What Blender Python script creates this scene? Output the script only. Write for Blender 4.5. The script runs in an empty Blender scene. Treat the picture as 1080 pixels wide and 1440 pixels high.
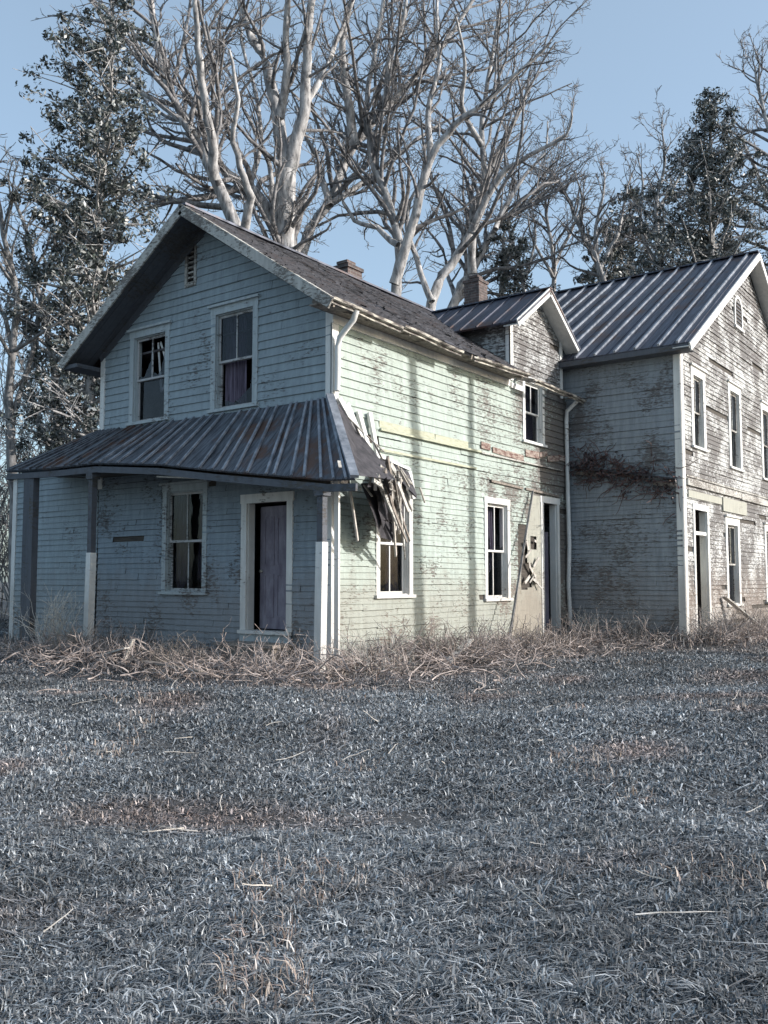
import bpy, math, random
import numpy as np
from mathutils import Vector
R_ = math.radians
scene = bpy.context.scene
col = scene.collection

# ------------------------------------------------------------------ camera
FPX = 1275.0
PITCH = math.atan(96/FPX); YAW = R_(36.26)
CAM = Vector((-11.380, -9.413, 1.359))
cd = bpy.data.cameras.new("camera"); cam = bpy.data.objects.new("camera", cd); col.objects.link(cam)
cd.sensor_fit = 'VERTICAL'; cd.sensor_height = 24; cd.lens = 24*FPX/1440
cd.clip_end = 2000; cd.clip_start = 0.05
cam.location = CAM; cam.rotation_euler = (R_(90)+PITCH, 0, YAW-R_(90))
scene.camera = cam
# ------------------------------------------------------------------ sky, sun, exposure
SUN_EL = R_(22); SUN_H = Vector((0.45, -0.893, 0)).normalized()
w = bpy.data.worlds.new("World"); scene.world = w; w.use_nodes = True
nt = w.node_tree; nt.nodes.clear()
out = nt.nodes.new('ShaderNodeOutputWorld'); bg = nt.nodes.new('ShaderNodeBackground')
sky = nt.nodes.new('ShaderNodeTexSky'); sky.sky_type = 'NISHITA'; sky.sun_disc = False
sky.sun_elevation = SUN_EL; sky.sun_rotation = math.atan2(SUN_H.x, SUN_H.y)
sky.air_density = 1.0; sky.dust_density = 2.2; sky.ozone_density = 2.5
bg.inputs['Strength'].default_value = 0.15
hz = nt.nodes.new('ShaderNodeMix'); hz.data_type = 'RGBA'; hz.blend_type = 'ADD'; hz.inputs[0].default_value = 1
hz.inputs[7].default_value = (1.15, 1.42, 1.45, 1)   # thin high haze whitening the whole sky
nt.links.new(sky.outputs[0], hz.inputs[6]); nt.links.new(hz.outputs[2], bg.inputs[0]); nt.links.new(bg.outputs[0], out.inputs[0])
sl = bpy.data.lights.new("sun", 'SUN'); sun = bpy.data.objects.new("sun", sl); col.objects.link(sun)
sl.energy = 4.4; sl.angle = R_(0.5); sl.color = (1.0, 0.95, 0.91)
sd = Vector((SUN_H.x*math.cos(SUN_EL), SUN_H.y*math.cos(SUN_EL), math.sin(SUN_EL)))
sun.rotation_euler = sd.to_track_quat('Z', 'Y').to_euler(); sun.location = (20, -30, 30)
scene.view_settings.view_transform = 'Standard'; scene.view_settings.look = 'None'
scene.view_settings.exposure = 0.25; scene.view_settings.gamma = 1

# ------------------------------------------------------------------ helpers
def ray(px, py):
    F = Vector((math.cos(YAW)*math.cos(PITCH), math.sin(YAW)*math.cos(PITCH), math.sin(PITCH)))
    R = Vector((math.sin(YAW), -math.cos(YAW), 0)); U = R.cross(F)
    return F + R*((px-540)/FPX) - U*((py-720)/FPX)
def P(px, py, depth): return CAM + ray(px, py)*depth
def gz(x, y):
    d = math.hypot(x-2, y+1)
    return (0.05*math.sin(x*.9+y*.4)+0.04*math.sin(x*.37-y*1.1+1)+0.02*math.sin(2.3*x+1.9*y)) * (1 if d < 60 else 60/d) - 0.05

WL = {}
def tag(o, label=None, cat=None, group=None, kind=None):
    if label: o['label'] = label
    if cat: o['category'] = cat
    if group: o['group'] = group
    if kind: o['kind'] = kind
    return o
def thing(name, label, cat, loc, group=None):
    o = bpy.data.objects.new(name, None); col.objects.link(o); o.location = loc; o.empty_display_size = .3
    WL[o.name] = Vector(loc); return tag(o, label, cat, group)

def each(name, mat, parent, fn, label=None):
    for a in fn: q_ = MB(); q_.beam(*a[0], **a[1]); q_.build(name, mat, parent, label=label)
class MB:
    def __init__(s): s.v = []; s.f = []; s.m = []; s.c = None
    def poly(s, pts, m=0):
        i = len(s.v); s.v.extend([tuple(p) for p in pts]); s.f.append(tuple(range(i, i+len(pts)))); s.m.append(m)
    def box(s, T, a, b, m=0):
        x0, y0, z0 = a; x1, y1, z1 = b
        c = [T(x, y, z) for x in (x0, x1) for y in (y0, y1) for z in (z0, z1)]
        i = len(s.v); s.v.extend([tuple(p) for p in c])
        e1 = c[4]-c[0]; e2 = c[2]-c[0]; e3 = c[1]-c[0]
        fs = [(0,1,3,2),(4,6,7,5),(0,4,5,1),(2,3,7,6),(0,2,6,4),(1,5,7,3)]
        if e1.cross(e2).dot(e3) < 0: fs = [f[::-1] for f in fs]
        for f in fs: s.f.append(tuple(i+k for k in f)); s.m.append(m)
    def beam(s, p, q, wd, th, up=(0, 0, 1), m=0, taper=1.0):
        p = Vector(p); q = Vector(q); d = (q-p).normalized(); u = Vector(up)
        a = d.cross(u)
        if a.length < .05: a = d.cross(Vector((1, .3, 0)))
        a.normalize(); b = a.cross(d)
        c = []
        for k, o in enumerate((p, q)):
            t = 1 if k == 0 else taper
            for x in (-.5, .5):
                for y in (-.5, .5): c.append(o + a*x*wd*t + b*y*th*t)
        i = len(s.v); s.v.extend([tuple(x) for x in c])
        for f in [(0,1,3,2),(4,6,7,5),(0,4,5,1),(2,3,7,6),(0,2,6,4),(1,5,7,3)]:
            s.f.append(tuple(i+k for k in f)); s.m.append(m)
    def tube(s, pts, rad, sides=5, m=0):
        n = len(pts); i0 = len(s.v)
        for k in range(n):
            d = (pts[min(k+1, n-1)] - pts[max(k-1, 0)])
            if d.length < 1e-6: d = Vector((0, 0, 1))
            d.normalize()
            a = d.cross(Vector((.31, .52, .11)) if abs(d.z) > .9 else Vector((0, 0, 1))).normalized(); b = d.cross(a)
            for j in range(sides):
                t = 2*math.pi*j/sides
                s.v.append(tuple(pts[k] + (a*math.cos(t)+b*math.sin(t))*rad[k]))
        for k in range(n-1):
            for j in range(sides):
                j2 = (j+1) % sides
                s.f.append((i0+k*sides+j, i0+k*sides+j2, i0+(k+1)*sides+j2, i0+(k+1)*sides+j)); s.m.append(m)
    def build(s, name, mats, parent=None, smooth=False, label=None):
        if not isinstance(mats, (list, tuple)): mats = [mats]
        v = np.array(s.v, dtype=np.float64).reshape(-1, 3)
        c = np.array([(v[:, 0].min()+v[:, 0].max())/2, (v[:, 1].min()+v[:, 1].max())/2, v[:, 2].min()])
        me = bpy.data.meshes.new(name); me.from_pydata((v-c).tolist(), [], s.f)
        for m in mats: me.materials.append(m)
        me.polygons.foreach_set('material_index', s.m)
        if smooth: me.polygons.foreach_set('use_smooth', [True]*len(s.f))
        me.update()
        o = bpy.data.objects.new(name, me); col.objects.link(o)
        base = WL[parent.name] if parent is not None else Vector((0, 0, 0))
        if parent is not None: o.parent = parent
        o.location = Vector(c) - base; WL[o.name] = Vector(c)
        if label: o['label'] = label
        return o
def frame(O, S, N, Z=(0, 0, 1)):
    O = Vector(O); S = Vector(S); N = Vector(N); Z = Vector(Z)
    return lambda s, z, n: O + S*s + Z*z + N*n
def ident(x, y, z): return Vector((x, y, z))

# ------------------------------------------------------------------ materials
def newmat(name):
    m = bpy.data.materials.new(name); m.use_nodes = True; t = m.node_tree
    b = t.nodes['Principled BSDF']; return m, t, b
def N_(t, ty, **k):
    n = t.nodes.new(ty)
    for a, b in k.items():
        if a in n.inputs: n.inputs[a].default_value = b
        else: setattr(n, a, b)
    return n
def noise(t, scale, detail=4, rough=.6, vec=None, stretch=None):
    n = N_(t, 'ShaderNodeTexNoise', Scale=scale, Detail=detail, Roughness=rough)
    g = t.nodes.new('ShaderNodeNewGeometry'); src = g.outputs['Position']
    if stretch:
        mp = t.nodes.new('ShaderNodeMapping'); mp.inputs['Scale'].default_value = stretch
        t.links.new(src, mp.inputs[0]); src = mp.outputs[0]
    t.links.new(src, n.inputs['Vector']); return n
def ramp(t, src, p0, p1, c0=(0, 0, 0, 1), c1=(1, 1, 1, 1)):
    r = t.nodes.new('ShaderNodeValToRGB'); e = r.color_ramp.elements
    e[0].position = p0; e[1].position = p1; e[0].color = c0; e[1].color = c1
    t.links.new(src, r.inputs[0]); return r
def mix(t, fac, a, b):
    m = t.nodes.new('ShaderNodeMix'); m.data_type = 'RGBA'
    if isinstance(fac, float): m.inputs[0].default_value = fac
    else: t.links.new(fac, m.inputs[0])
    for k, x in ((6, a), (7, b)):
        if isinstance(x, tuple): m.inputs[k].default_value = x if len(x) == 4 else (*x, 1)
        else: t.links.new(x, m.inputs[k])
    return m.outputs[2]
def bump(t, b, h, st=.5, dist=.01):
    n = N_(t, 'ShaderNodeBump', Strength=st, Distance=dist); t.links.new(h, n.inputs['Height']); t.links.new(n.outputs[0], b.inputs['Normal'])
def painted(name, paint, wood, peel, streak=.5, dirt=0.0, rough=.75, wearx=None):
    """chalky peeling paint over grey wood: peel 0..1"""
    m, t, b = newmat(name)
    n1 = noise(t, 9, 6, .72, stretch=(1, 1, 3.2)); n2 = noise(t, 1.1, 4, .6); n3 = noise(t, 70, 3, .6, stretch=(.25, .25, 2))
    add = N_(t, 'ShaderNodeMath', operation='ADD'); t.links.new(n1.outputs[0], add.inputs[0])
    m2 = N_(t, 'ShaderNodeMath', operation='MULTIPLY'); t.links.new(n2.outputs[0], m2.inputs[0]); m2.inputs[1].default_value = .8
    t.links.new(m2.outputs[0], add.inputs[1])
    th = 1.22 - .55*peel
    if wearx:
        g0 = t.nodes.new('ShaderNodeNewGeometry'); s0 = t.nodes.new('ShaderNodeSeparateXYZ'); t.links.new(g0.outputs['Position'], s0.inputs[0])
        mr = N_(t, 'ShaderNodeMapRange'); t.links.new(s0.outputs[0], mr.inputs[0]); mr.inputs[1].default_value = wearx[0]; mr.inputs[2].default_value = wearx[1]; mr.inputs[3].default_value = 0; mr.inputs[4].default_value = wearx[2]
        a2 = N_(t, 'ShaderNodeMath', operation='ADD'); t.links.new(add.outputs[0], a2.inputs[0]); t.links.new(mr.outputs[0], a2.inputs[1]); add = a2
    mask = ramp(t, add.outputs[0], max(0, min(.98, th/1.8*1.0)), min(1, th/1.8+.05))
    sc = N_(t, 'ShaderNodeMath', operation='MULTIPLY'); t.links.new(add.outputs[0], sc.inputs[0]); sc.inputs[1].default_value = 1/1.8
    t.links.new(sc.outputs[0], mask.inputs[0])
    dirtn = noise(t, 3.5, 5, .65, stretch=(3.0, 3.0, .5))
    pr = ramp(t, dirtn.outputs[0], .3, .7, tuple(c*(1-streak*.55) for c in paint)+(1,), tuple(paint)+(1,))
    wr = ramp(t, n3.outputs[0], .3, .75, tuple(c*.5 for c in wood)+(1,), tuple(c*1.25 for c in wood)+(1,))
    c = mix(t, mask.outputs[0], pr.outputs[0], wr.outputs[0])
    if dirt > 0:
        g = t.nodes.new('ShaderNodeNewGeometry'); sx = t.nodes.new('ShaderNodeSeparateXYZ'); t.links.new(g.outputs['Position'], sx.inputs[0])
        dn = noise(t, 2.4, 5, .7)
        sub = N_(t, 'ShaderNodeMath', operation='MULTIPLY_ADD'); t.links.new(dn.outputs[0], sub.inputs[0]); sub.inputs[1].default_value = -1.9; sub.use_clamp = False
        t.links.new(sx.outputs[2], sub.inputs[2])
        rr = ramp(t, sub.outputs[0], 0.0, .9, (1, 1, 1, 1), (0, 0, 0, 1))
        dm = N_(t, 'ShaderNodeMath', operation='MULTIPLY'); t.links.new(rr.outputs[0], dm.inputs[0]); dm.inputs[1].default_value = dirt
        c = mix(t, dm.outputs[0], c, (.20, .15, .115))
    t.links.new(c, b.inputs['Base Color']); b.inputs['Roughness'].default_value = rough
    hm = N_(t, 'ShaderNodeMath', operation='SUBTRACT'); t.links.new(n3.outputs[0], hm.inputs[0]); t.links.new(mask.outputs[0], hm.inputs[1])
    bump(t, b, hm.outputs[0], .6, .006); return m
def rough_mat(name, c0, c1, scale=6, stretch=None, rough=.85, met=0, bs=.5, detail=6, p0=.35, p1=.68, c2=None):
    m, t, b = newmat(name); n = noise(t, scale, detail, .68, stretch=stretch)
    r = ramp(t, n.outputs[0], p0, p1, (*c0, 1), (*c1, 1)); c = r.outputs[0]
    if c2:
        n2 = noise(t, scale*.23, 5, .7); r2 = ramp(t, n2.outputs[0], .52, .62); c = mix(t, r2.outputs[0], c, c2)
    t.links.new(c, b.inputs['Base Color'])
    b.inputs['Roughness'].default_value = rough; b.inputs['Metallic'].default_value = met
    bump(t, b, n.outputs[0], bs, .01); return m

M = {}
M['sid_front'] = painted('siding paint with shade tint', (.31, .375, .41), (.14, .135, .135), .36, .5, .3)  # shaded copy of the mint paint, darkened and blued in its colour
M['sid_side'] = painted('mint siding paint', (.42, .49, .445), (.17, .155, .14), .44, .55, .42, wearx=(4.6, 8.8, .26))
M['sid_wing'] = painted('worn grey siding with shade tint', (.29, .325, .355), (.14, .135, .135), .52, .6, .3)  # worn paint for the wing's unlit faces, blue-grey shade put into the colour
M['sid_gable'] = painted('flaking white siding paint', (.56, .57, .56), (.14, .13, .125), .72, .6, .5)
M['sid_low'] = painted('flaking porch siding with shade tint', (.26, .32, .37), (.11, .11, .115), .46, .5, .4)  # porch shade painted in: darker and bluer than the siding above
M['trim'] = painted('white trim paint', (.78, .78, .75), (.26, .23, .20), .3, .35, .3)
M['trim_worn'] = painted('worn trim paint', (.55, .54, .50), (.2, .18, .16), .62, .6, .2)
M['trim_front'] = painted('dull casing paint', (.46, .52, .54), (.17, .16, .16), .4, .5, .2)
M['sash'] = painted('old sash paint', (.50, .50, .50), (.15, .14, .13), .5, .5, .0)
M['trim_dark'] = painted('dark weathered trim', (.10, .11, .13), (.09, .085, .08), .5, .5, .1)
M['panel'] = painted('plaster panel', (.42, .42, .36), (.22, .20, .17), .32, .5, .5)
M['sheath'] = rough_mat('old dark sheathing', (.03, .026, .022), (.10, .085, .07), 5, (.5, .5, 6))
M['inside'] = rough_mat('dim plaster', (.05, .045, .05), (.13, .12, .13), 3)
M['wood'] = rough_mat('grey weathered wood', (.12, .10, .085), (.34, .30, .26), 14, (1, 1, .4))
M['wood_pale'] = rough_mat('pale split wood', (.34, .31, .27), (.66, .63, .58), 14, (1, 1, .4))
M['yellow'] = rough_mat('bare yellowed board', (.30, .30, .22), (.50, .52, .40), 8, (1, 1, 5), p0=.25)
M['rust_board'] = rough_mat('rust stained board', (.12, .055, .045), (.40, .34, .29), 7, (1, 1, 3), p0=.38, p1=.6)
M['shingle'] = rough_mat('dark old shingle', (.022, .024, .032), (.12, .125, .145), 9, (1, 1, 1), p0=.3, c2=(.075, .068, .075))
M['metal'] = rough_mat('dark roofing metal', (.03, .035, .05), (.11, .12, .16), 3, (.4, 5, .4), rough=.5, met=.3, bs=.35, c2=(.085, .05, .042))
M['metal_rib'] = rough_mat('pale roofing seam', (.12, .14, .17), (.38, .41, .46), 4, rough=.45, met=.3, bs=.2)
M['porch_metal'] = rough_mat('stained porch metal', (.03, .033, .042), (.16, .18, .21), 4, (.6, 5, .6), rough=.5, met=.3, bs=.4, c2=(.11, .065, .05))
M['gutter'] = rough_mat('dented gutter', (.09, .075, .07), (.55, .52, .45), 4, (1, 4, 4), rough=.6, bs=.3, p0=.45, p1=.6)
M['curtain'] = rough_mat('grey curtain cloth', (.07, .055, .08), (.24, .20, .27), 5, (6, 6, .3), bs=.3)
M['dark_door'] = rough_mat('dull door paint', (.13, .11, .145), (.27, .25, .29), 5, (1, 1, .4))
m, t, b = newmat('brick'); br = N_(t, 'ShaderNodeTexBrick', Scale=1.0)
br.inputs['Color1'].default_value = (.09, .06, .055, 1); br.inputs['Color2'].default_value = (.15, .105, .095, 1); br.inputs['Mortar'].default_value = (.2, .19, .18, 1)
br.inputs['Brick Width'].default_value = .21; br.inputs['Row Height'].default_value = .075; br.inputs['Mortar Size'].default_value = .008
g = t.nodes.new('ShaderNodeNewGeometry'); sx = t.nodes.new('ShaderNodeSeparateXYZ'); cx = t.nodes.new('ShaderNodeCombineXYZ')
ad = N_(t, 'ShaderNodeMath', operation='ADD'); t.links.new(g.outputs['Position'], sx.inputs[0]); t.links.new(sx.outputs[0], ad.inputs[0]); t.links.new(sx.outputs[1], ad.inputs[1])
t.links.new(ad.outputs[0], cx.inputs[0]); t.links.new(sx.outputs[2], cx.inputs[1]); t.links.new(cx.outputs[0], br.inputs['Vector'])
nn = noise(t, 5, 5); t.links.new(mix(t, ramp(t, nn.outputs[0], .4, .7).outputs[0], br.outputs[0], (.06, .055, .055)), b.inputs['Base Color'])
b.inputs['Roughness'].default_value = .9; bump(t, b, br.outputs['Fac'], -.6, .01); M['brick'] = m
m, t, b = newmat('old window glass'); b.inputs['Base Color'].default_value = (.40, .42, .46, 1); b.inputs['Transmission Weight'].default_value = 1
b.inputs['Roughness'].default_value = .04; b.inputs['IOR'].default_value = 1.25
nn = noise(t, 3, 2); bump(t, b, nn.outputs[0], .15, .02); M['glass'] = m
M['brush'] = rough_mat('dead stems', (.08, .06, .055), (.56, .48, .44), 5, p0=.35, p1=.65)
M['bark'] = rough_mat('pale grey bark', (.04, .04, .045), (.66, .65, .64), 6, (1, 1, .3), p0=.3, p1=.7)
M['bark2'] = rough_mat('dark bark', (.07, .068, .068), (.36, .35, .34), 9, (1, 1, .3))
M['twig'] = rough_mat('twig bark', (.05, .048, .05), (.34, .33, .33), 5, p0=.35, p1=.65)
def attr_mat(name, rough=.8, trans=.0):
    m, t, b = newmat(name); a = t.nodes.new('ShaderNodeAttribute'); a.attribute_name = 'col'
    t.links.new(a.outputs['Color'], b.inputs['Base Color']); b.inputs['Roughness'].default_value = rough
    return m
M['leaf'] = attr_mat('evergreen leaves', .4); M['grass'] = attr_mat('dry grass blades', .7)
m, t, b = newmat('winter turf soil'); n1 = noise(t, .6, 5); n2 = noise(t, 22, 6, .75)
c = mix(t, n1.outputs[0], (.075, .083, .09), (.115, .112, .11)); c2 = ramp(t, n2.outputs[0], .35, .65, (.25, .25, .25, 1), (1.3, 1.3, 1.3, 1))
mm = t.nodes.new('ShaderNodeMix'); mm.data_type = 'RGBA'; mm.blend_type = 'MULTIPLY'; mm.inputs[0].default_value = 1
t.links.new(c, mm.inputs[6]); t.links.new(c2.outputs[0], mm.inputs[7]); t.links.new(mm.outputs[2], b.inputs['Base Color'])
b.inputs['Roughness'].default_value = .95; bump(t, b, n2.outputs[0], .9, .04); M['ground'] = m

# ------------------------------------------------------------------ ground
gb = MB(); n = 150
def sp(i): u = (i/n)*2-1; return math.sinh(u*5.2)/math.sinh(5.2)*600
vs = [(sp(i)-3, sp(j)-3) for j in range(n+1) for i in range(n+1)]
gb.v = [(x, y, gz(x, y)) for x, y in vs]
gb.f = [(j*(n+1)+i, j*(n+1)+i+1, (j+1)*(n+1)+i+1, (j+1)*(n+1)+i) for j in range(n) for i in range(n)]; gb.m = [0]*len(gb.f)
tag(gb.build('ground', M['ground'], smooth=True), kind='structure')

# ------------------------------------------------------------------ walls and windows
def interval(poly, z):
    xs = []
    for i in range(len(poly)):
        (a, za), (b2, zb) = poly[i], poly[(i+1) % len(poly)]
        if min(za, zb) - 1e-9 <= z <= max(za, zb) + 1e-9:
            if abs(za-zb) < 1e-9: xs += [a, b2]
            else: xs.append(a + (b2-a)*(z-za)/(zb-za))
    return (min(xs), max(xs)) if xs else (0, 0)
def lap(mb, T, poly, ops, course=.115, lip=.019, seg=(1.0, 3.0), jit=.003, drop=0.0, seed=1, m=0, base=.006, droop=0.004, wave=.008):
    rg = random.Random(seed); z0 = min(p[1] for p in poly); zt = max(p[1] for p in poly); smin = min(p[0] for p in poly); smax = max(p[0] for p in poly)
    k = 0
    while z0 + k*course < zt - 1e-6:
        za = z0 + k*course; zb = min(za+course, zt); k += 1
        cuts = sorted({za, zb, *[z for o in ops for z in (o[2], o[3]) if za+.004 < z < zb-.004], *[p[1] for p in poly if za+.004 < p[1] < zb-.004]})
        cz = rg.uniform(-1, 1)*jit*1.2
        s = smin - rg.uniform(0, seg[0]); segs = []
        while s < smax:
            L = rg.uniform(*seg); segs.append((s+.0015, s+L-.0015, rg.uniform(-1, 1)*jit, rg.random() < drop, rg.uniform(-1, 1)*droop, rg.uniform(-1, 1)*droop)); s += L
        for a, b_ in zip(cuts, cuts[1:]):
            i0 = interval(poly, a+1e-5); i1 = interval(poly, b_-1e-5)
            oo = sorted([(o[0], o[1]) for o in ops if o[2] < (a+b_)/2 < o[3]])
            for sa, sb, dn, gone, d0, d1 in segs:
                if gone: continue
                parts = [(sa, sb)]
                for o in oo:
                    nx = []
                    for (p, q) in parts:
                        if o[1] <= p or o[0] >= q: nx.append((p, q)); continue
                        if p < o[0]: nx.append((p, o[0]))
                        if q > o[1]: nx.append((o[1], q))
                    parts = nx
                for p, q in parts:
                    l0, h0 = max(p, i0[0]), min(q, i0[1]); l1, h1 = max(p, i1[0]), min(q, i1[1])
                    if h0 <= l0+.002 and h1 <= l1+.002: continue
                    if h0 < l0: l0 = h0 = (l1+h1)/2 if not (i0[0] <= (l0+h0)/2 <= i0[1]) else (l0+h0)/2
                    if h1 < l1: l1 = h1 = min(max((l0+h0)/2, i1[0]), i1[1])
                    def nn_(ss, z): return base + dn + max(0, lip*(1-(z-za)/course)) + wave*math.sin(ss*1.7+za*2.1+seed)
                    def zz(ss, z): return z + (cz + (d0*(sb-ss)+d1*(ss-sa))/(sb-sa) if z == za and a == za else 0)
                    mb.poly([T(l0, zz(l0, a), nn_(l0, a)), T(h0, zz(h0, a), nn_(h0, a)), T(h1, b_, nn_(h1, b_)), T(l1, b_, nn_(l1, b_))], m)
                    if a == za: mb.poly([T(l0, zz(l0, a), -.008), T(h0, zz(h0, a), -.008), T(h0, zz(h0, a), nn_(h0, a)), T(l0, zz(l0, a), nn_(l0, a))], m)
def flat(mb, T, poly, ops, nn, m):
    zs = sorted({p[1] for p in poly} | {z for o in ops for z in (o[2], o[3])})
    zs = [z for z in zs if min(p[1] for p in poly) <= z <= max(p[1] for p in poly)]
    for a, b_ in zip(zs, zs[1:]):
        if b_-a < 1e-4: continue
        i0 = interval(poly, a+1e-5); i1 = interval(poly, b_-1e-5)
        xs = sorted([(o[0], o[1]) for o in ops if o[2] < (a+b_)/2 < o[3]])
        l0, l1 = i0[0], i1[0]
        for o in xs:
            mb.poly([T(l0, a, nn), T(o[0], a, nn), T(o[0], b_, nn), T(l1, b_, nn)], m); l0 = l1 = o[1]
        mb.poly([T(l0, a, nn), T(i0[1], a, nn), T(i1[1], b_, nn), T(l1, b_, nn)], m)
def wall(T, poly, ops, mats, parent, label=None, holes=(), **k):
    mb = MB(); lap(mb, T, poly, list(ops)+list(holes), **k)
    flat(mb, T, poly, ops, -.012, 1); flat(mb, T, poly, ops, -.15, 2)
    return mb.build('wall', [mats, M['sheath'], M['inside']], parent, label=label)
def window(parent, T, s0, s1, z0, z1, cw=.11, cap=True, vm=1, low_vm=0, curtain=0, trim='trim', broken=(), sashes=True, mat_s='trim', label=None, seed=0, sill=True):
    rg = random.Random(seed+5)
    f = MB()
    f.box(T, (s0-cw, z0-.0, -.01), (s0, z1, .032)); f.box(T, (s1, z0-.0, -.01), (s1+cw, z1, .030))
    f.box(T, (s0-cw-.01, z1, -.01), (s1+cw+.01, z1+cw*1.15, .034))
    if cap: f.box(T, (s0-cw-.05, z1+cw*1.15, -.01), (s1+cw+.05, z1+cw*1.15+.045, .085))
    if sill: f.box(T, (s0-cw-.04, z0-.055, -.01), (s1+cw+.04, z0, .075))
    for a, b_ in (((s0, z0, -.16), (s0+.018, z1, -.011)), ((s1-.018, z0, -.16), (s1, z1, -.011)), ((s0+.019, z1-.018, -.16), (s1-.019, z1, -.011)), ((s0+.019, z0, -.16), (s1-.019, z0+.018, -.011))):
        f.box(T, a, b_)
    fo = f.build('window', M[trim], parent, label=label)
    if sashes:
        zm = (z0+z1)/2
        for k, (a, b_, nn, v) in enumerate(((zm-.02, z1-.02, -.065, vm), (z0+.02, zm+.02, -.105, low_vm))):
            s = MB(); sw = .042; A, B = s0+.02, s1-.02
            s.box(T, (A, a, nn-.015), (A+sw, b_, nn+.015)); s.box(T, (B-sw, a, nn-.015), (B, b_, nn+.015))
            s.box(T, (A+sw, a, nn-.014), (B-sw, a+sw, nn+.014)); s.box(T, (A+sw, b_-sw, nn-.014), (B-sw, b_, nn+.014))
            xs = [A+sw+(B-A-2*sw)*(i+1)/(v+1) for i in range(v)]
            for x in xs: s.box(T, (x-.014, a+sw, nn-.012), (x+.014, b_-sw, nn+.012))
            s.build('sash', M[mat_s], fo)
            ed = [A+sw]+xs+[B-sw]
            for q in range(len(ed)-1):
                l, r = ed[q]+.002, ed[q+1]-.002; bt, tp = a+sw+.002, b_-sw-.002
                pb = MB()
                if (k, q) in broken:   # jagged shards left along the edges
                    pts = [(l, bt), (r, bt), (r, bt+(tp-bt)*rg.uniform(.05, .3)), (l+(r-l)*.6, bt+.04), (l+(r-l)*.35, bt+(tp-bt)*rg.uniform(.1, .4)), (l+(r-l)*.15, bt+(tp-bt)*rg.uniform(.3, .7)), (l, tp)]
                    fr = [T(x, z, nn+.0015) for x, z in pts]; bk = [T(x, z, nn-.0015) for x, z in pts]
                    flip = (fr[1]-fr[0]).cross(fr[2]-fr[0]).dot(fr[0]-bk[0]) < 0
                    for fc in [fr, bk[::-1]] + [[fr[i_], bk[i_], bk[(i_+1) % 7], fr[(i_+1) % 7]] for i_ in range(7)]: pb.poly(fc[::-1] if flip else fc)
                else: pb.box(T, (l, bt, nn-.0015), (r, tp, nn+.0015))
                pb.build('pane', M['glass'], fo)
    if curtain:
        c = MB(); N = 26
        wd = (s1-s0)
        for (ca, cb, bot) in {1: ((.45, .98, .06),), 2: ((.03, .33, .1), (.62, .97, .04)), 3: ((.03, .97, .52),), 4: ((.1, .75, .3),)}[curtain]:
            top = z1-.05; bz = z0+(z1-z0)*bot
            pr = None
            for i in range(N+1):
                u = i/N; s_ = s0+wd*(ca+(cb-ca)*u); nn = -.23+.025*math.sin(u*31+seed)+.01*math.sin(u*67)
                cur = (T(s_, top, nn), T(s_+wd*.05*math.sin(seed+u*2), bz+.05*math.sin(u*9+seed)+.03*math.sin(u*40), nn+.02))
                if pr: c.poly([pr[0], cur[0], cur[1], pr[1]])
                pr = cur
        c.build('curtain', M['curtain'], fo, smooth=True)
    return fo

H = thing('farmhouse', 'abandoned pale green two storey farmhouse with sagging front porch and dark metal roofs', 'house', (4, 1, 0))
# front gable wall (shaded): plane x=0
TF = frame((0, 0, 0), (0, 1, 0), (-1, 0, 0))
FW1 = (4.14, 5.08, 4.46, 6.15); FW2 = (1.80, 2.75, 4.46, 6.22); FW3 = (3.02, 4.02, 1.15, 3.02); FD = (.95, 1.90, .5, 2.70); FV = (3.36, 3.56, 6.95, 7.65)
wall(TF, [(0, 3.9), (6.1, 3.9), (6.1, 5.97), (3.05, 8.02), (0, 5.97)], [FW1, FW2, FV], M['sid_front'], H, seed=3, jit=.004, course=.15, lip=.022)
wall(TF, [(0, -.3), (6.1, -.3), (6.1, 3.9), (0, 3.9)], [FW3, FD], M['sid_low'], H, seed=4, course=.105, jit=.006, drop=.012, seg=(.5, 1.8), droop=.006, label='flaking siding in the shade of the porch')
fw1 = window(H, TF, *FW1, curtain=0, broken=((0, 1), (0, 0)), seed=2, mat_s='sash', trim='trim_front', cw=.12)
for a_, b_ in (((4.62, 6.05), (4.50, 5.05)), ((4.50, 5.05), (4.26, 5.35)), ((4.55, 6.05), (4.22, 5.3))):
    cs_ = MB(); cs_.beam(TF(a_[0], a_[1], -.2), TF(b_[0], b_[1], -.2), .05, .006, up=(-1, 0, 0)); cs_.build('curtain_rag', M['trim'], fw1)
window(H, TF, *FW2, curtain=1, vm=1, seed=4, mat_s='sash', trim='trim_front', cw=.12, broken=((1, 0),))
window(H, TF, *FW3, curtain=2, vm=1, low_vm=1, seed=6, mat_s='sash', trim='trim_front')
v = MB(); v.box(TF, (FV[0]-.06, FV[2]-.06, -.01), (FV[0], FV[3]+.06, .03)); v.box(TF, (FV[1], FV[2]-.06, -.01), (FV[1]+.06, FV[3]+.06, .03))
v.box(TF, (FV[0], FV[3], -.01), (FV[1], FV[3]+.06, .035)); v.box(TF, (FV[0], FV[2]-.06, -.01), (FV[1], FV[2], .045))
for i in range(7): v.box(TF, (FV[0]+.002, FV[2]+.02+i*.098, -.1), (FV[1]-.002, FV[2]+.05+i*.098, .0))
v.build('gable_vent', M['trim_worn'], H)
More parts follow.
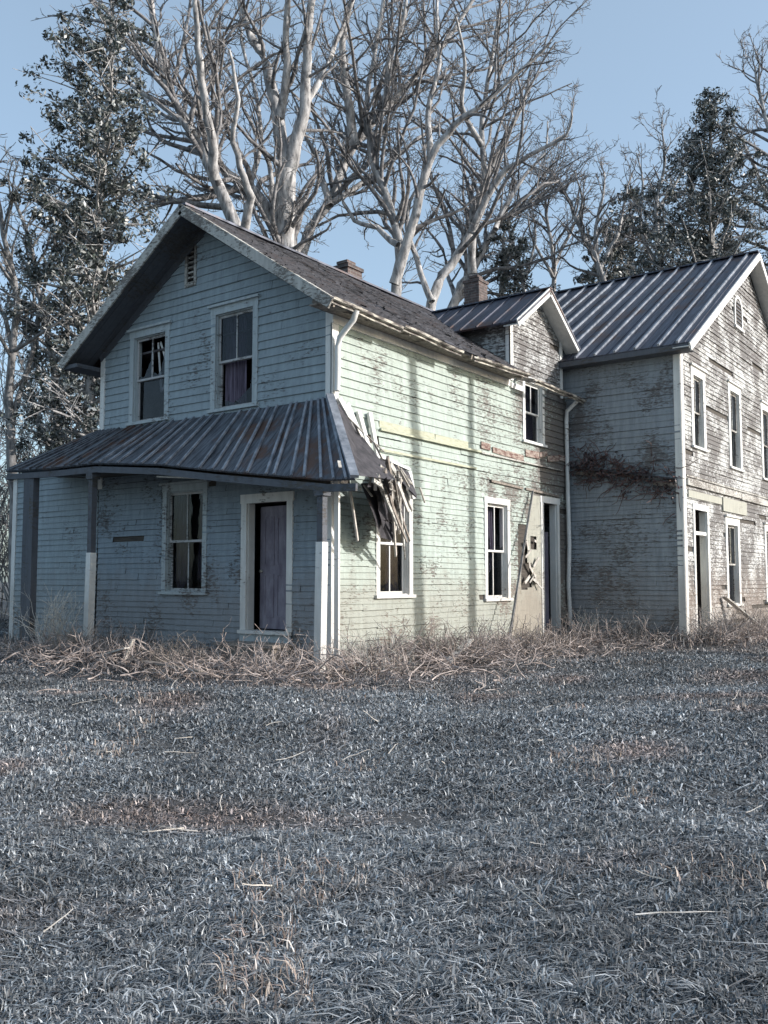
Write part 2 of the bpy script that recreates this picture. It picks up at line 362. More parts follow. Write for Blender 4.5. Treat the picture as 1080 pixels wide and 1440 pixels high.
# corner boards, frieze under rakes
cb = MB(); cb.box(TF, (-.02, 3.0, -.0), (.11, 5.9, .036)); cb.box(lambda a, b, c: Vector((a, -c, b)), (-.036, 3.2, .0), (.13, 5.68, .034)); cb.build('corner_board', M['trim'], H)
cb = MB(); cb.box(TF, (0, -.3, -.0), (.12, 3.0, .03)); cb.box(lambda a, b, c: Vector((a, -c, b)), (-.03, -.3, .0), (.15, 3.2, .031)); cb.build('corner_board', M['trim'], H)
cb = MB(); cb.box(TF, (5.99, 3.2, -.0), (6.12, 5.9, .034)); cb.build('corner_board', M['trim'], H)
# front door: opens inward, panelled leaf
d = MB()
d.box(TF, (FD[0]-.13, .44, -.01), (FD[0], FD[3], .034)); d.box(TF, (FD[1], .44, -.01), (FD[1]+.13, FD[3], .034)); d.box(TF, (FD[0]-.15, FD[3], -.01), (FD[1]+.15, FD[3]+.16, .036))
d.box(TF, (FD[0]-.13, .44, -.16), (FD[1]+.13, .5, .10)); d.box(TF, (FD[0], .5, -.16), (FD[0]+.02, FD[3], -.011)); d.box(TF, (FD[1]-.02, .5, -.16), (FD[1], FD[3], -.011))
door = d.build('door', M['trim'], H)
ang = R_(8); hp = Vector((.16, FD[0]+.03, .52)); dv = Vector((math.sin(ang), math.cos(ang), 0)); nv = Vector((-math.cos(ang), math.sin(ang), 0))
TD = frame(hp, dv, nv); dl = MB(); dl.box(TD, (0, 0, -.02), (.86, 2.13, .02))
for (a, b_) in ((.12, .39), (.47, .74)):
    for (c, e) in ((.2, .95), (1.1, 1.95)):
        dl.box(TD, (a, c, .02), (b_, c+.03, .032)); dl.box(TD, (a, e-.03, .02), (b_, e, .032)); dl.box(TD, (a, c+.03, .02), (a+.03, e-.03, .031)); dl.box(TD, (b_-.03, c+.03, .02), (b_, e-.03, .031))
dl.build('door_leaf', M['dark_door'], door)
kb = MB(); kb.tube([TD(.79, 1.0, .02), TD(.79, 1.0, .05), TD(.79, 1.0, .06), TD(.79, 1.0, .09)], [.012, .012, .03, .02], 8); kb.build('handle', M['gutter'], door)
st = MB(); st.box(TF, (.78, -.2, .034), (2.05, .26, .55)); st.box(TF, (.72, .26, .034), (2.1, .31, .60)); st.build('doorstep', M['wood'], H)
sk = MB(); sk.box(TF, (FD[0]-.12, -.2, .03), (FD[1]+.12, .43, .045)); sk.build('door_apron', M['trim_front'], H)

# long side wall (sunlit): plane y=0
TS = frame((0, 0, 0), (1, 0, 0), (0, -1, 0))
SW1 = (1.30, 2.20, 1.10, 2.92); SW2 = (5.05, 5.92, .98, 2.97); SW3 = (6.80, 7.66, 4.50, 5.86); SD = (7.62, 8.36, .05, 3.15)
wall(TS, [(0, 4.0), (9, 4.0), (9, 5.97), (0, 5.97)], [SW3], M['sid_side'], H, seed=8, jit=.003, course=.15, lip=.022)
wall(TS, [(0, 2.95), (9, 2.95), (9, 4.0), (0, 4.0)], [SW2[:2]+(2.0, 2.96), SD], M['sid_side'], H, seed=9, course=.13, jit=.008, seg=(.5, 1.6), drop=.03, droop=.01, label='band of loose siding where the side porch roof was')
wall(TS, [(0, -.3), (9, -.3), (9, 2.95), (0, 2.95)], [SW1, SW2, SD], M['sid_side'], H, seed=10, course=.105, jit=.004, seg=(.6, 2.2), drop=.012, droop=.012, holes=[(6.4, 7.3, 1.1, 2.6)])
window(H, TS, *SW1, vm=1, low_vm=1, curtain=2, seed=11, broken=((0, 0),), cap=False)
window(H, TS, *SW2, vm=1, low_vm=1, curtain=4, seed=13, cap=False, broken=((0, 1),))
window(H, TS, *SW3, vm=1, low_vm=0, curtain=1, seed=15, cap=False)
lb = MB(); lb.box(TS, (1.28, 3.98, .02), (4.75, 4.02, .075)); lb.build('ledger_board', M['yellow'], H)
for a_, b_ in (((1.28, 4.04, .0), (3.05, 4.16, .03)), ((3.08, 4.03, .0), (4.3, 4.15, .028)), ((1.3, 3.62, .016), (4.6, 3.66, .05))): lb = MB(); lb.box(TS, a_, b_); lb.build('ledger_board', M['yellow'], H)
rq = random.Random(21); lb = MB(); lb.box(TS, (4.78, 3.97, .02), (8.6, 4.0, .07)); lb.build('ledger_board', M['trim_worn'], H)
X = 4.8
while X < 8.5:
    L_ = rq.uniform(.25, .9); z_ = 4.13+rq.uniform(-.03, .03) + (.12 if X > 6.7 else 0); lb = MB(); lb.beam(TS(X, z_+rq.uniform(-.04, .04), .035), TS(X+L_, z_+rq.uniform(-.05, .05), .045), rq.uniform(.02, .035), rq.uniform(.06, .16), up=(0, 0, 1)); lb.build('ledger_board', M['rust_board'], H, label='rust stained broken ledger board'); X += L_+rq.uniform(.0, .15)
for (a_, b_, z_) in ((5.2, 6.6, 3.44), (6.75, 8.4, 3.40)): lb = MB(); lb.beam(TS(a_, z_, .04), TS(b_, z_-.05, .05), .03, .05); lb.build('ledger_board', M['wood'], H)
pn = MB(); lap(pn, TS, [(5.86, -.3), (7.48, -.3), (7.48, 3.28), (7.1, 3.28)], [(6.5, 6.80, 1.15, 2.25), (6.75, 7.0, 1.2, 1.75), (6.5, 6.75, 2.0, 2.6), (6.95, 7.25, 2.05, 2.35)], course=.1, lip=0, seg=(.12, .3), jit=.0015, base=.036, wave=.004, seed=4)
pn.build('patch_panel', M['panel'], H, label='pale patch panel with a ragged hole')
rg = random.Random(9); LP = []
for i in range(12):
    a = (rg.uniform(6.6, 7.15), rg.uniform(1.2, 2.4)); L = rg.uniform(.12, .34); th = rg.uniform(-.9, .9) + (1.57 if rg.random() < .4 else 0)
    LP.append(((TS(a[0], a[1], .07), TS(a[0]+L*math.cos(th), a[1]+L*math.sin(th), rg.uniform(.05, .15)), rg.uniform(.03, .08), .012), dict(up=(0, -1, 0))))
each('splintered_lath', M['wood_pale'], H, LP)
# side doorway
d = MB(); d.box(TS, (SD[0]-.13, -.1, -.01), (SD[0], SD[3], .05)); d.box(TS, (SD[1], -.1, -.01), (SD[1]+.11, SD[3], .04)); d.box(TS, (SD[0]-.15, SD[3], -.01), (SD[1]+.14, SD[3]+.15, .045))
d.box(TS, (SD[0], 0, -.16), (SD[0]+.02, SD[3], -.011)); d.box(TS, (SD[1]-.02, 0, -.16), (SD[1], SD[3], -.011)); door = d.build('door', M['trim'], H, label='tall narrow side doorway near the wing')
TD = frame((SD[1]-.03, .2, .1), (-math.cos(R_(62)), math.sin(R_(62)), 0), (-math.sin(R_(62)), -math.cos(R_(62)), 0)); dl = MB(); dl.box(TD, (0, 0, -.02), (.72, 2.4, .02)); dl.box(TD, (.1, 1.2, .02), (.6, 1.26, .034)); dl.box(TD, (.1, .2, .02), (.6, .25, .033)); dl.build('door_leaf', M['dark_door'], door)
# downspouts
for k, (X, zt, wv) in enumerate(((8.80, 5.7, .02), (.02, 5.72, .05))):
    if k == 1: pts = [Vector((.02, -.50, 5.74)), Vector((.02, -.44, 5.6)), Vector((.03, -.14, 5.35)), Vector((.03, -.10, 5.2)), Vector((.03, -.10, 4.9)), Vector((.02, -.1, 4.46))]
    else: pts = [Vector((X, -.48, 5.74)), Vector((X, -.12, 5.45)), Vector((X, -.10, 5.2)), Vector((X+wv, -.10, 3.6)), Vector((X, -.11, 3.4)), Vector((X+.02, -.12, 2.2)), Vector((X-.02, -.1, 1.2)), Vector((X, -.14, .15))]
    ds = MB(); ds.tube(pts, [.05]*len(pts), 8); ds.build('downspout', M['trim'], H, smooth=True)

# remaining walls of the main block
TB = frame((0, 6.1, 0), (1, 0, 0), (0, 1, 0)); wall(TB, [(0, -.3), (9, -.3), (9, 5.97), (0, 5.97)], [(2, 2.9, 4.4, 5.7), (5.5, 6.4, 4.4, 5.7)], M['sid_front'], H, seed=12, label='back wall of the front block')
# lean-to at the far left, flush with the front
wall(TF, [(6.14, -.3), (9.15, -.3), (9.15, 3.62), (6.14, 3.62)], [], M['sid_front'], H, seed=21, jit=.005, course=.12)
TL = frame((0, 9.15, 0), (1, 0, 0), (0, 1, 0)); wall(TL, [(0, -.3), (4.5, -.3), (4.5, 3.3), (0, 3.6)], [], M['sid_front'], H, seed=22)
TL2 = frame((4.5, 6.1, 0), (0, 1, 0), (1, 0, 0)); wall(TL2, [(0, -.3), (3.05, -.3), (3.05, 3.3), (0, 3.3)], [], M['sid_front'], H, seed=23)
cb = MB(); cb.box(TF, (9.03, -.3, 0), (9.17, 3.6, .035)); cb.build('corner_board', M['trim'], H)
cb = MB(); cb.box(TF, (8.5, -.3, .02), (8.72, 3.6, .06)); cb.build('corner_board', M['trim_dark'], H)
cb = MB(); cb.box(TF, (8.3, -.3, .0), (8.49, 3.6, .04)); cb.build('corner_board', M['trim'], H)

# ------------------------------------------------------------------ roofs
def slab(mb, a, b, c, d, th, m=0):
    """a,b along eave, c,d along ridge (c above b)"""
    a, b, c, d = map(Vector, (a, b, c, d)); n = (b-a).cross(d-a).normalized()
    if n.z < 0: n = -n
    lo = [p - n*th for p in (a, b, c, d)]
    mb.poly([a, b, c, d], m); mb.poly(lo[::-1], m)
    up = [a, b, c, d]
    for i in range(4): j = (i+1) % 4; mb.poly([up[i], lo[i], lo[j], up[j]], m)
def ribs(mb, a, b, c, d, sp_, wd, ht, m=0, jit=0, seed=0, skip=0, t0=0):
    rg = random.Random(seed); a, b, c, d = map(Vector, (a, b, c, d)); n = (b-a).cross(d-a).normalized()
    if n.z < 0: n = -n
    L = (b-a).length; k = int(L/sp_)
    for i in range(k+1):
        u = (i+.5)/(k+1) + rg.uniform(-1, 1)*jit
        if u < t0 or rg.random() < skip: continue
        p = a.lerp(b, u) + n*ht*.5; q = d.lerp(c, u) + n*ht*.5
        mb.beam(p, q, wd, ht, up=n, m=m)
SL = .672
def RA(y): return 5.80 + SL*(y+.47)
# main block: right slope in worn shingle courses
r = MB(); x0, x1 = -.62, 11.2
XC = 6.12; slab(r, (x0, -.47, RA(-.47)), (XC, -.47, RA(-.47)), (XC, 3.05, RA(3.05)), (x0, 3.05, RA(3.05)), .07); slab(r, (XC, .1, RA(.1)), (x1, .1, RA(.1)), (x1, 3.05, RA(3.05)), (XC, 3.05, RA(3.05)), .07)
L = (Vector((0, 3.05, RA(3.05)))-Vector((0, -.47, RA(-.47)))).length; ud = (Vector((0, 3.05, RA(3.05)))-Vector((0, -.47, RA(-.47)))).normalized(); nd = Vector((0, -ud.z, ud.y))
TR = frame((x0, -.47, RA(-.47)), (1, 0, 0), nd, ud)
lap(r, TR, [(0, -.04), (x1-x0, -.04), (x1-x0, L), (0, L)], [(XC-x0, x1-x0+1, -.05, .66)], course=.16, lip=.024, seg=(.18, .6), jit=.006, drop=.04, droop=.02, seed=5, base=.006, wave=.012)
r.build('roof', M['shingle'], H)
r = MB(); RL = lambda y: RA(3.05) - SL*(y-3.05)
slab(r, (x0, 6.57, RL(6.57)), (x1, 6.57, RL(6.57)), (x1, 3.05, RL(3.05)), (x0, 3.05, RL(3.05)), .07); ribs(r, (x0, 6.57, RL(6.57)), (x1, 6.57, RL(6.57)), (x1, 3.05, RL(3.05)), (x0, 3.05, RL(3.05)), .5, .03, .03)
r.beam((x0, 3.05, RA(3.05)+.02), (x1, 3.05, RA(3.05)+.02), .2, .04); r.build('roof', M['metal'], H)
# rake fascias, soffits
f = MB()
for sg in (-1, 1):
    e = Vector((x0-.02, 3.05+sg*3.55, RA(-.47)-.11)); tp = Vector((x0-.02, 3.05, RA(3.05)-.09))
    f.beam(e, tp, .035, .17, up=(0, 0, 1)); f.beam(e+Vector((.05, 0, .10)), tp+Vector((.05, 0, .10)), .14, .03, up=(0, -sg*SL, 1))
f.build('rake_board', M['trim_worn'], H)
f = MB()
for sg in (-1, 1):
    e = Vector((-.31, 3.05+sg*3.5, RA(-.47)-.09)); tp = Vector((-.31, 3.05, RA(3.05)-.12))
    for k in range(4): off = Vector((-.225+k*.15, 0, -.004*(k % 2))); f.beam(e+off, tp+off, .145, .018, up=(0, -sg*SL, 1))
    f.beam(Vector((-.02, 3.05+sg*3.1, RA(-.05)-.20)), Vector((-.02, 3.05, RA(3.05)-.22)), .03, .16, up=(0, -sg*.3, 1))
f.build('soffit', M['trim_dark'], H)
# eave cornice on the sunlit side: frieze, soffit, broken gutter
f = MB(); f.box(TS, (-.05, 5.60, .0), (6.05, 5.74, .06)); f.box(TS, (6.12, 5.58, .0), (6.74, 5.70, .055)); f.build('frieze', M['trim'], H)
for a, b_ in ((-.6, 2.2), (2.24, 4.1), (4.16, 6.0), (8.76, 8.9)): f = MB(); f.box(TS, (a, 5.745+rg.uniform(-.01, .01), .02), (b_, 5.765, .42)); f.build('soffit', M['wood'], H)
for i in range(18):
    x = -.5+i*.53
    if not (6.7 < x < 7.75): f = MB(); f.beam((x, -.02, 5.86), (x, -.46, 5.72), .045, .09); f.build('rafter_tail', M['wood'], H)
for (a, za, b_, zb) in ((-.62, 5.80, 1.3, 5.74), (1.36, 5.80, 3.3, 5.72), (3.8, 5.73, 6.1, 5.80), (6.4, 5.74, 9.1, 5.70)):
    f = MB(); n_ = 8; pa = [Vector((a+(b_-a)*i/n_, -.50+.005*math.sin(i*2+a), za+(zb-za)*i/n_+.005*math.sin(i*1.3+a*3))) for i in range(n_+1)]
    for i in range(n_):
        p, q = pa[i], pa[i+1]
        f.beam(p+Vector((0, .03, -.03)), q+Vector((0, .03, -.03)), .02, .10); prof = [(.04, .02), (.03, -.03), (0, -.045), (-.04, -.03), (-.05, .01)]
        for (y1, z1_), (y2, z2_) in zip(prof, prof[1:]):
            f.poly([p+Vector((0, y1, z1_)), q+Vector((0, y1, z1_)), q+Vector((0, y2, z2_)), p+Vector((0, y2, z2_))])
    f.build('gutter', M['gutter'], H)
# soffit return at the far left eave
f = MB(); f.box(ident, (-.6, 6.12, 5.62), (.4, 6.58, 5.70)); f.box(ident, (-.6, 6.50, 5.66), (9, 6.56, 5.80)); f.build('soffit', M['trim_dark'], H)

# dormer
D = MB(); TDm = frame((0, 0, 0), (1, 0, 0), (0, -1, 0)); DC = 7.45; DH = 1.30; DS = .68; DZ = 8.08
def RD(x): return DZ - DS*abs(x-DC)
lap(D, TDm, [(DC-DH, 5.975), (DC+DH, 5.975), (DC+DH, RD(DC+DH)-.1), (DC, DZ-.1), (DC-DH, RD(DC-DH)-.1)], [], seed=31, jit=.006, drop=.02, droop=.006, seg=(.4, 1.4))
D.poly([TDm(DC-DH, 5.975, -.012), TDm(DC+DH, 5.975, -.012), TDm(DC+DH, RD(DC+DH)-.1, -.012), TDm(DC, DZ-.1, -.012), TDm(DC-DH, RD(DC-DH)-.1, -.012)], 1)
for X, n_ in ((DC-DH, -1), (DC+DH, 1)):
    TC = frame((X, 0, 0), (0, 1, 0), (n_, 0, 0)); lap(D, TC, [(0, 6.08), (1.5, 7.10), (1.5, RD(X)-.09), (0, RD(X)-.09)], [], seed=33+n_)
dm = D.build('dormer', [M['sid_gable'], M['sheath']], H)
f = MB(); f.box(TDm, (DC-DH-.03, 5.76, 0), (DC-DH+.1, RD(DC-DH)-.05, .035)); f.box(TDm, (DC+DH-.1, 5.76, 0), (DC+DH+.03, RD(DC+DH)-.05, .035))
f.box(frame((DC-DH, 0, 0), (0, 1, 0), (-1, 0, 0)), (-.03, 6.05, .0), (.09, RD(DC-DH)-.08, .03))
for sg in (-1, 1): f.beam((DC+sg*(DH+.32), -.37, RD(DC+DH+.32)-.07), (DC, -.37, DZ-.06), .03, .17, up=(0, 0, 1)); f.beam((DC+sg*(DH+.3), -.18, RD(DC+DH+.3)-.10), (DC, -.18, DZ-.09), .34, .02, up=(sg*DS, 0, 1))
f.build('trim_board', M['trim'], dm)
f = MB(); e = DC-DH-.33; yb = 2.98
for sg in (-1, 1):
    ex = DC+sg*(DH+.33); q = [(ex, -.40, RD(ex)+.0), (ex, yb, RD(ex)+.0), (DC, yb, DZ), (DC, -.40, DZ)]
    slab(f, *q, .045); ribs(f, *q, .45, .03, .03, m=1)
f.beam((DC, -.4, DZ+.015), (DC, yb, DZ+.015), .16, .03, m=1); f.build('roof', [M['metal'], M['metal']], dm)

# ------------------------------------------------------------------ rear wing
TW = frame((9, -2.8, 0), (0, 1, 0), (-1, 0, 0))
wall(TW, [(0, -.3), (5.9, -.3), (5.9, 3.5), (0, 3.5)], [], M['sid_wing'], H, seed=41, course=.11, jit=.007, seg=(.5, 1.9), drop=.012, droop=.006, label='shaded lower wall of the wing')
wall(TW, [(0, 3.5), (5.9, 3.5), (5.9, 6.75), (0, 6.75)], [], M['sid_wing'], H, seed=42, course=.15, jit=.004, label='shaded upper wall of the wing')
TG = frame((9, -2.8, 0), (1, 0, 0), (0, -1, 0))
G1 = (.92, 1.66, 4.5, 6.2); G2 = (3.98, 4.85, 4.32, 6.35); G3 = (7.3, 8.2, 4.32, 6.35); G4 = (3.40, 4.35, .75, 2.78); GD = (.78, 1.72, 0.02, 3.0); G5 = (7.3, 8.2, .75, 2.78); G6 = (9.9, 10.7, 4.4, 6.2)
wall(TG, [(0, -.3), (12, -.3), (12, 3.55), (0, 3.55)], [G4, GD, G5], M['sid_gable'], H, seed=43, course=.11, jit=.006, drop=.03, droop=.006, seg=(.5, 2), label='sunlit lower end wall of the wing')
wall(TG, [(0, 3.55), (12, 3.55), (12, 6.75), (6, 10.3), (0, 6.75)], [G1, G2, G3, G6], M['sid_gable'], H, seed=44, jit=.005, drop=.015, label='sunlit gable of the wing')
for k, (g_, cu) in enumerate(((G1, 4), (G2, 1), (G3, 2), (G6, 2), (G4, 1), (G5, 2))):
    window(H, TG, *g_, vm=1, low_vm=k % 2, curtain=cu, seed=50+k, broken=((0, 0),) if k in (0, 4) else (), trim='trim', mat_s='trim_worn', cw=.17)
f = MB(); f.box(TG, (-.05, -.3, 0), (.17, 6.62, .036)); f.box(TW, (-.036, -.3, 0), (.13, 6.62, .03)); f.build('corner_board', M['trim'], H)
f = MB(); f.box(TG, (.2, 3.52, .01), (4.6, 3.68, .08)); f.box(TG, (4.66, 3.5, .01), (12, 3.66, .08)); f.box(TG, (.2, 3.72, .01), (12, 3.76, .05)); f.build('ledger_board', M['trim_worn'], H)
f = MB(); f.box(TG, (.3, 3.25, .01), (2.9, 3.42, .05)); f.box(TG, (3.0, 3.1, .01), (5.2, 3.45, .055)); f.build('ledger_board', M['panel'], H)
for i in range(5): pass
# arched gable vent
f = MB(); va = MB()
cxv, czv, rv = 5.0, 8.75, .30
f2 = [(cxv+rv*math.cos(t_), czv+rv*math.sin(t_)) for t_ in [math.pi*i/10 for i in range(11)]]; f1 = [(cxv+(rv+.09)*math.cos(t_), czv+(rv+.09)*math.sin(t_)) for t_ in [math.pi*i/10 for i in range(11)]]
f1 = [(cxv+rv+.09, czv-.5)]+f1+[(cxv-rv-.09, czv-.5)]; f2 = [(cxv+rv, czv-.5)]+f2+[(cxv-rv, czv-.5)]
for i in range(len(f1)-1):
    f.poly([TG(*f1[i], .05), TG(*f1[i+1], .05), TG(*f2[i+1], .05), TG(*f2[i], .05)]); f.poly([TG(*f1[i], .05), TG(*f1[i+1], .05), TG(*f1[i+1], 0), TG(*f1[i], 0)]); f.poly([TG(*f2[i], .05), TG(*f2[i+1], .05), TG(*f2[i+1], .02), TG(*f2[i], .02)])
f.box(TG, (cxv-rv-.12, czv-.57, 0), (cxv+rv+.12, czv-.5, .08)); f.poly([TG(x, z, .024) for x, z in f2], 1)
for i in range(7):
    z = czv-.46+i*.105; hw = rv-.01 if z < czv else math.sqrt(max(.001, rv*rv-(z-czv)**2))-.01; f.box(TG, (cxv-hw, z, .026), (cxv+hw, z+.035, .045), 2)
f.build('gable_vent', [M['trim'], M['sheath'], M['trim_dark']], H)
# wing door frame and leaning leaf
d = MB(); d.box(TG, (GD[0]-.12, -.1, -.01), (GD[0], GD[3], .034)); d.box(TG, (GD[1], -.1, -.01), (GD[1]+.13, GD[3], .034)); d.box(TG, (GD[0]-.14, GD[3], -.01), (GD[1]+.15, GD[3]+.14, .036)); d.box(TG, (GD[0], 2.42, -.06), (GD[1], 2.5, .0))
d.box(TG, (GD[0], 0, -.16), (GD[0]+.02, GD[3], -.011)); d.box(TG, (GD[1]-.02, 0, -.16), (GD[1], GD[3], -.011)); door = d.build('door', M['trim'], H, label='doorway of the wing with a transom bar')
dl = MB(); TD = frame((9+GD[0]+.03, -2.8+.1, .05), (math.cos(R_(50)), math.sin(R_(50)), 0), (math.sin(R_(50)), -math.cos(R_(50)), 0)); dl.box(TD, (0, 0, -.02), (.85, 2.33, .02)); dl.box(TD, (.12, 1.1, .02), (.7, 1.16, .034)); dl.build('door_leaf', M['panel'], door)
# other walls of the wing
wall(frame((21, -2.8, 0), (0, 1, 0), (1, 0, 0)), [(0, -.3), (5.9, -.3), (5.9, 6.75), (0, 6.75)], [], M['sid_gable'], H, seed=45, label='far side wall of the wing')
wall(frame((9, 3.1, 0), (1, 0, 0), (0, 1, 0)), [(0, -.3), (12, -.3), (12, 6.75), (6, 10.3), (0, 6.75)], [], M['sid_wing'], H, seed=46, label='back wall of the wing')
WS = .615
def RW(x): return 6.60 + WS*(x-8.6) if x <= 15 else 6.60+WS*(15-8.6)-WS*(x-15)
f = MB(); ya, yb = -3.18, 3.25
for ex in (8.6, 21.4):
    q = [(ex, ya, RW(ex)+.05), (ex, yb, RW(ex)+.05), (15, yb, RW(15)+.05), (15, ya, RW(15)+.05)]
    slab(f, *q, .05); ribs(f, *q, .53, .05, .06, m=1, jit=.006, seed=2); ribs(f, *q, .53/2.01, .02, .015, m=0, jit=.004, seed=3)
f.beam((15, ya, RW(15)+.07), (15, yb, RW(15)+.07),   .22, .04); f.build('roof', [M['metal'], M['metal_rib']], H)
f = MB()
for ex in (8.58, 21.42): f.beam((ex, ya-.015, RW(ex)-.06), (15, ya-.015, RW(15)-.06), .035, .18, up=(0, 0, 1)); f.beam((ex, ya+.2, RW(ex)-.04), (15, ya+.2, RW(15)-.04), .36, .02, up=(-1 if ex < 15 else 1, 0, 1/WS))
f.build('rake_board', M['trim'], H)
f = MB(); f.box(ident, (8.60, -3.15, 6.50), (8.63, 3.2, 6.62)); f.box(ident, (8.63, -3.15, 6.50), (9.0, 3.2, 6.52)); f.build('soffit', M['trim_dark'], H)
# floors and an inner wall so the rooms stay dark
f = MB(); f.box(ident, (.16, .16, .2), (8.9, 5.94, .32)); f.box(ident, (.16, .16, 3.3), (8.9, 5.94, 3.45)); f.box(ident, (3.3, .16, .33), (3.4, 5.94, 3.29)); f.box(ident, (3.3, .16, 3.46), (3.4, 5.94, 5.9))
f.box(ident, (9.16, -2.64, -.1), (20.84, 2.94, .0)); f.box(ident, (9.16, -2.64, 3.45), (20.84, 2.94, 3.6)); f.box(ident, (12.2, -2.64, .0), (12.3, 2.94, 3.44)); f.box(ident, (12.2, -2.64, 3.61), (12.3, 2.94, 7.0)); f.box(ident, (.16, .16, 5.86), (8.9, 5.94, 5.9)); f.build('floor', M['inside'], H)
# chimneys
def chimney(x, y, z0, z1, w_, label):
    c = MB(); c.box(ident, (x-w_, y-w_, z0), (x+w_, y+w_, z1)); 
    for i in range(1): e = .03; c.box(ident, (x-w_-e, y-w_-e, z1+.08*i), (x+w_+e, y+w_+e, z1+.08*(i+1)))
    c.box(ident, (x-w_*.6, y-w_*.6, z1+.16), (x+w_*.6, y+w_*.6, z1+.22)); c.build('chimney', M['brick'], H, label=label)
chimney(4.42, 3.25, 7.6, 8.38, .26, 'short brick chimney on the front ridge'); chimney(10.5, 3.4, 7.6, 9.75, .24, 'taller brick chimney behind the dormer')

# ------------------------------------------------------------------ porch
PX = -1.3
front = [(-1.5, 2.80), (-1.0, 2.82), (-.16, 2.93), (1.3, 3.12), (2.75, 3.33), (4.5, 3.49), (5.9, 3.50), (7.38, 3.55)]
back = [(.0, 4.36), (.2, 4.35), (.55, 4.34), (1.7, 4.35), (2.9, 4.36), (4.4, 4.37), (5.5, 4.38), (6.1, 4.39)]
pr = MB(); NR = 0
rgp = random.Random(4)
for i in range(len(front)-1):
    a = Vector((PX, *front[i])); b_ = Vector((PX, *front[i+1])); c = Vector((-.045, *back[i+1])); d_ = Vector((-.045, *back[i]))
    slab(pr, a, b_, c, d_, .035)
    ribs(pr, a, b_, c, d_, .33, .04, .035, m=1 if front[i][0] < 3.5 else 0, jit=.05, seed=i, skip=.08)
# left hip
a = Vector((PX, 7.38, 3.55)); b_ = Vector((-.045, 7.45, 3.62)); d_ = Vector((-.045, 6.1, 4.39)); pr.poly([a, b_, d_]); pr.poly([a-Vector((0, 0, .03)), d_-Vector((0, 0, .03)), b_-Vector((0, 0, .03))]); pr.beam(a, d_, .10, .05, m=0)
# right hip strip, torn
pr.beam(Vector((PX, -1.5, 2.83)), Vector((-.05, .0, 4.40)), .13, .05, m=1)
pr.build('porch_roof', [M['porch_metal'], M['metal_rib']], H)
# lean-to roof
r = MB(); slab(r, (-.12, 6.13, 3.74), (-.12, 9.35, 3.66), (4.7, 9.35, 3.36), (4.7, 6.13, 3.5), .06); r.build('roof', M['porch_metal'], H, label='low roof of the lean-to')
# torn remains of the hip that wrapped the corner
q = MB(); M['torn'] = rough_mat('rotten dark roofing', (.012, .012, .016), (.07, .065, .075), 6, rough=.8); A = Vector((.05, -.06, 4.30)); B = Vector((1.12, -.06, 3.50)); C_ = Vector((.55, -1.25, 2.95)); D_ = Vector((-1.15, -1.45, 2.86)); E_ = Vector((2.12, -.07, 3.33)); F_ = Vector((1.55, -.62, 2.80))
q.poly([B, E_, Vector((1.9, -.4, 2.86)), F_, Vector((.95, -.75, 2.98))]); q.poly([p-Vector((0, 0, .03)) for p in (B, E_, Vector((1.9, -.4, 2.86)), F_, Vector((.95, -.75, 2.98)))][::-1])
q.poly([A, Vector((.5, -.08, 3.95)), Vector((.62, -.55, 3.3)), Vector((.35, -1.05, 2.95)), Vector((-.5, -1.3, 2.9)), D_]); 
q.poly([Vector((.0, -.6, 2.9)), Vector((.8, -.45, 3.0)), Vector((1.25, -.45, 2.25)), Vector((1.0, -.5, 2.02)), Vector((.62, -.55, 2.06)), Vector((.3, -.62, 2.45))])
q.poly([Vector((.85, -.35, 3.1)), Vector((1.6, -.3, 2.9)), Vector((1.55, -.35, 2.5)), Vector((1.2, -.4, 2.45))])
q.beam(B+Vector((0, -.01, .03)), E_+Vector((0, -.01, .04)), .06, .05, m=1); q.beam(E_+Vector((.01, 0, 0)), Vector((2.2, -.12, 2.84)), .11, .05, up=(0, 1, 0), m=1)
q.build('torn_roof_piece', [M['torn'], M['trim']], H, label='torn corner of the porch roof hanging against the side wall')
# rafter ends leaning on the sunlit wall
each('rafter', M['trim'], H, [((TS(a[0], a[1], .07), TS(b_[0], b_[1], .16), .09, .05), dict(up=(0, -1, 0))) for (a, b_) in (((.10, 4.36), (.46, 3.86)), ((.30, 4.30), (.72, 3.56)), ((.62, 4.22), (.86, 3.45)), ((.93, 4.24), (1.06, 3.45)))])
# beams, hanging boards
q = MB(); pts = [Vector((PX+.05, y, z-.12)) for y, z in front]
for p, r_ in zip(pts, pts[1:]): q.beam(p, r_, .05, .11)
q.build('fascia', M['trim_dark'], H)
each('hanging_board', M['trim'], H, [(((PX+.12, 2.7, 3.22), (PX+.1, -.2, 2.80), .05, .035), {}), (((PX+.22, 3.0, 3.15), (PX+.15, 1.2, 2.98), .08, .02), {})])
for (a, b_, w_) in (((.35, -.95, 2.9), (1.32, -.35, 1.78), .06), ((.75, -.85, 3.05), (1.15, -.55, 2.15), .05), ((1.0, -.7, 3.05), (1.02, -.55, 2.2), .07), ((.30, -.62, 3.2), (1.0, -.45, 2.35), .04), ((-.15, -.5, 2.85), (.25, -.35, 2.0), .05), ((1.0, -.5, 2.35), (1.42, -.4, 2.22), .05), ((.6, -.9, 2.95), (.9, -.9, 2.5), .09)):
    each('hanging_board', M['wood_pale'], H, [((a, b_, w_, .03), dict(up=(.3, -1, 0)))])
rg = random.Random(77); LP = []
for i in range(18):
    p = Vector((PX+rg.uniform(0, 1.6), -1.0+rg.uniform(-.3, .8), 2.85+rg.uniform(-.05, .25))); dd = Vector((rg.uniform(-.2, .7), rg.uniform(-.4, .3), rg.uniform(-.5, .1))); LP.append(((p, p+dd*.5, rg.uniform(.02, .05), .015), {}))
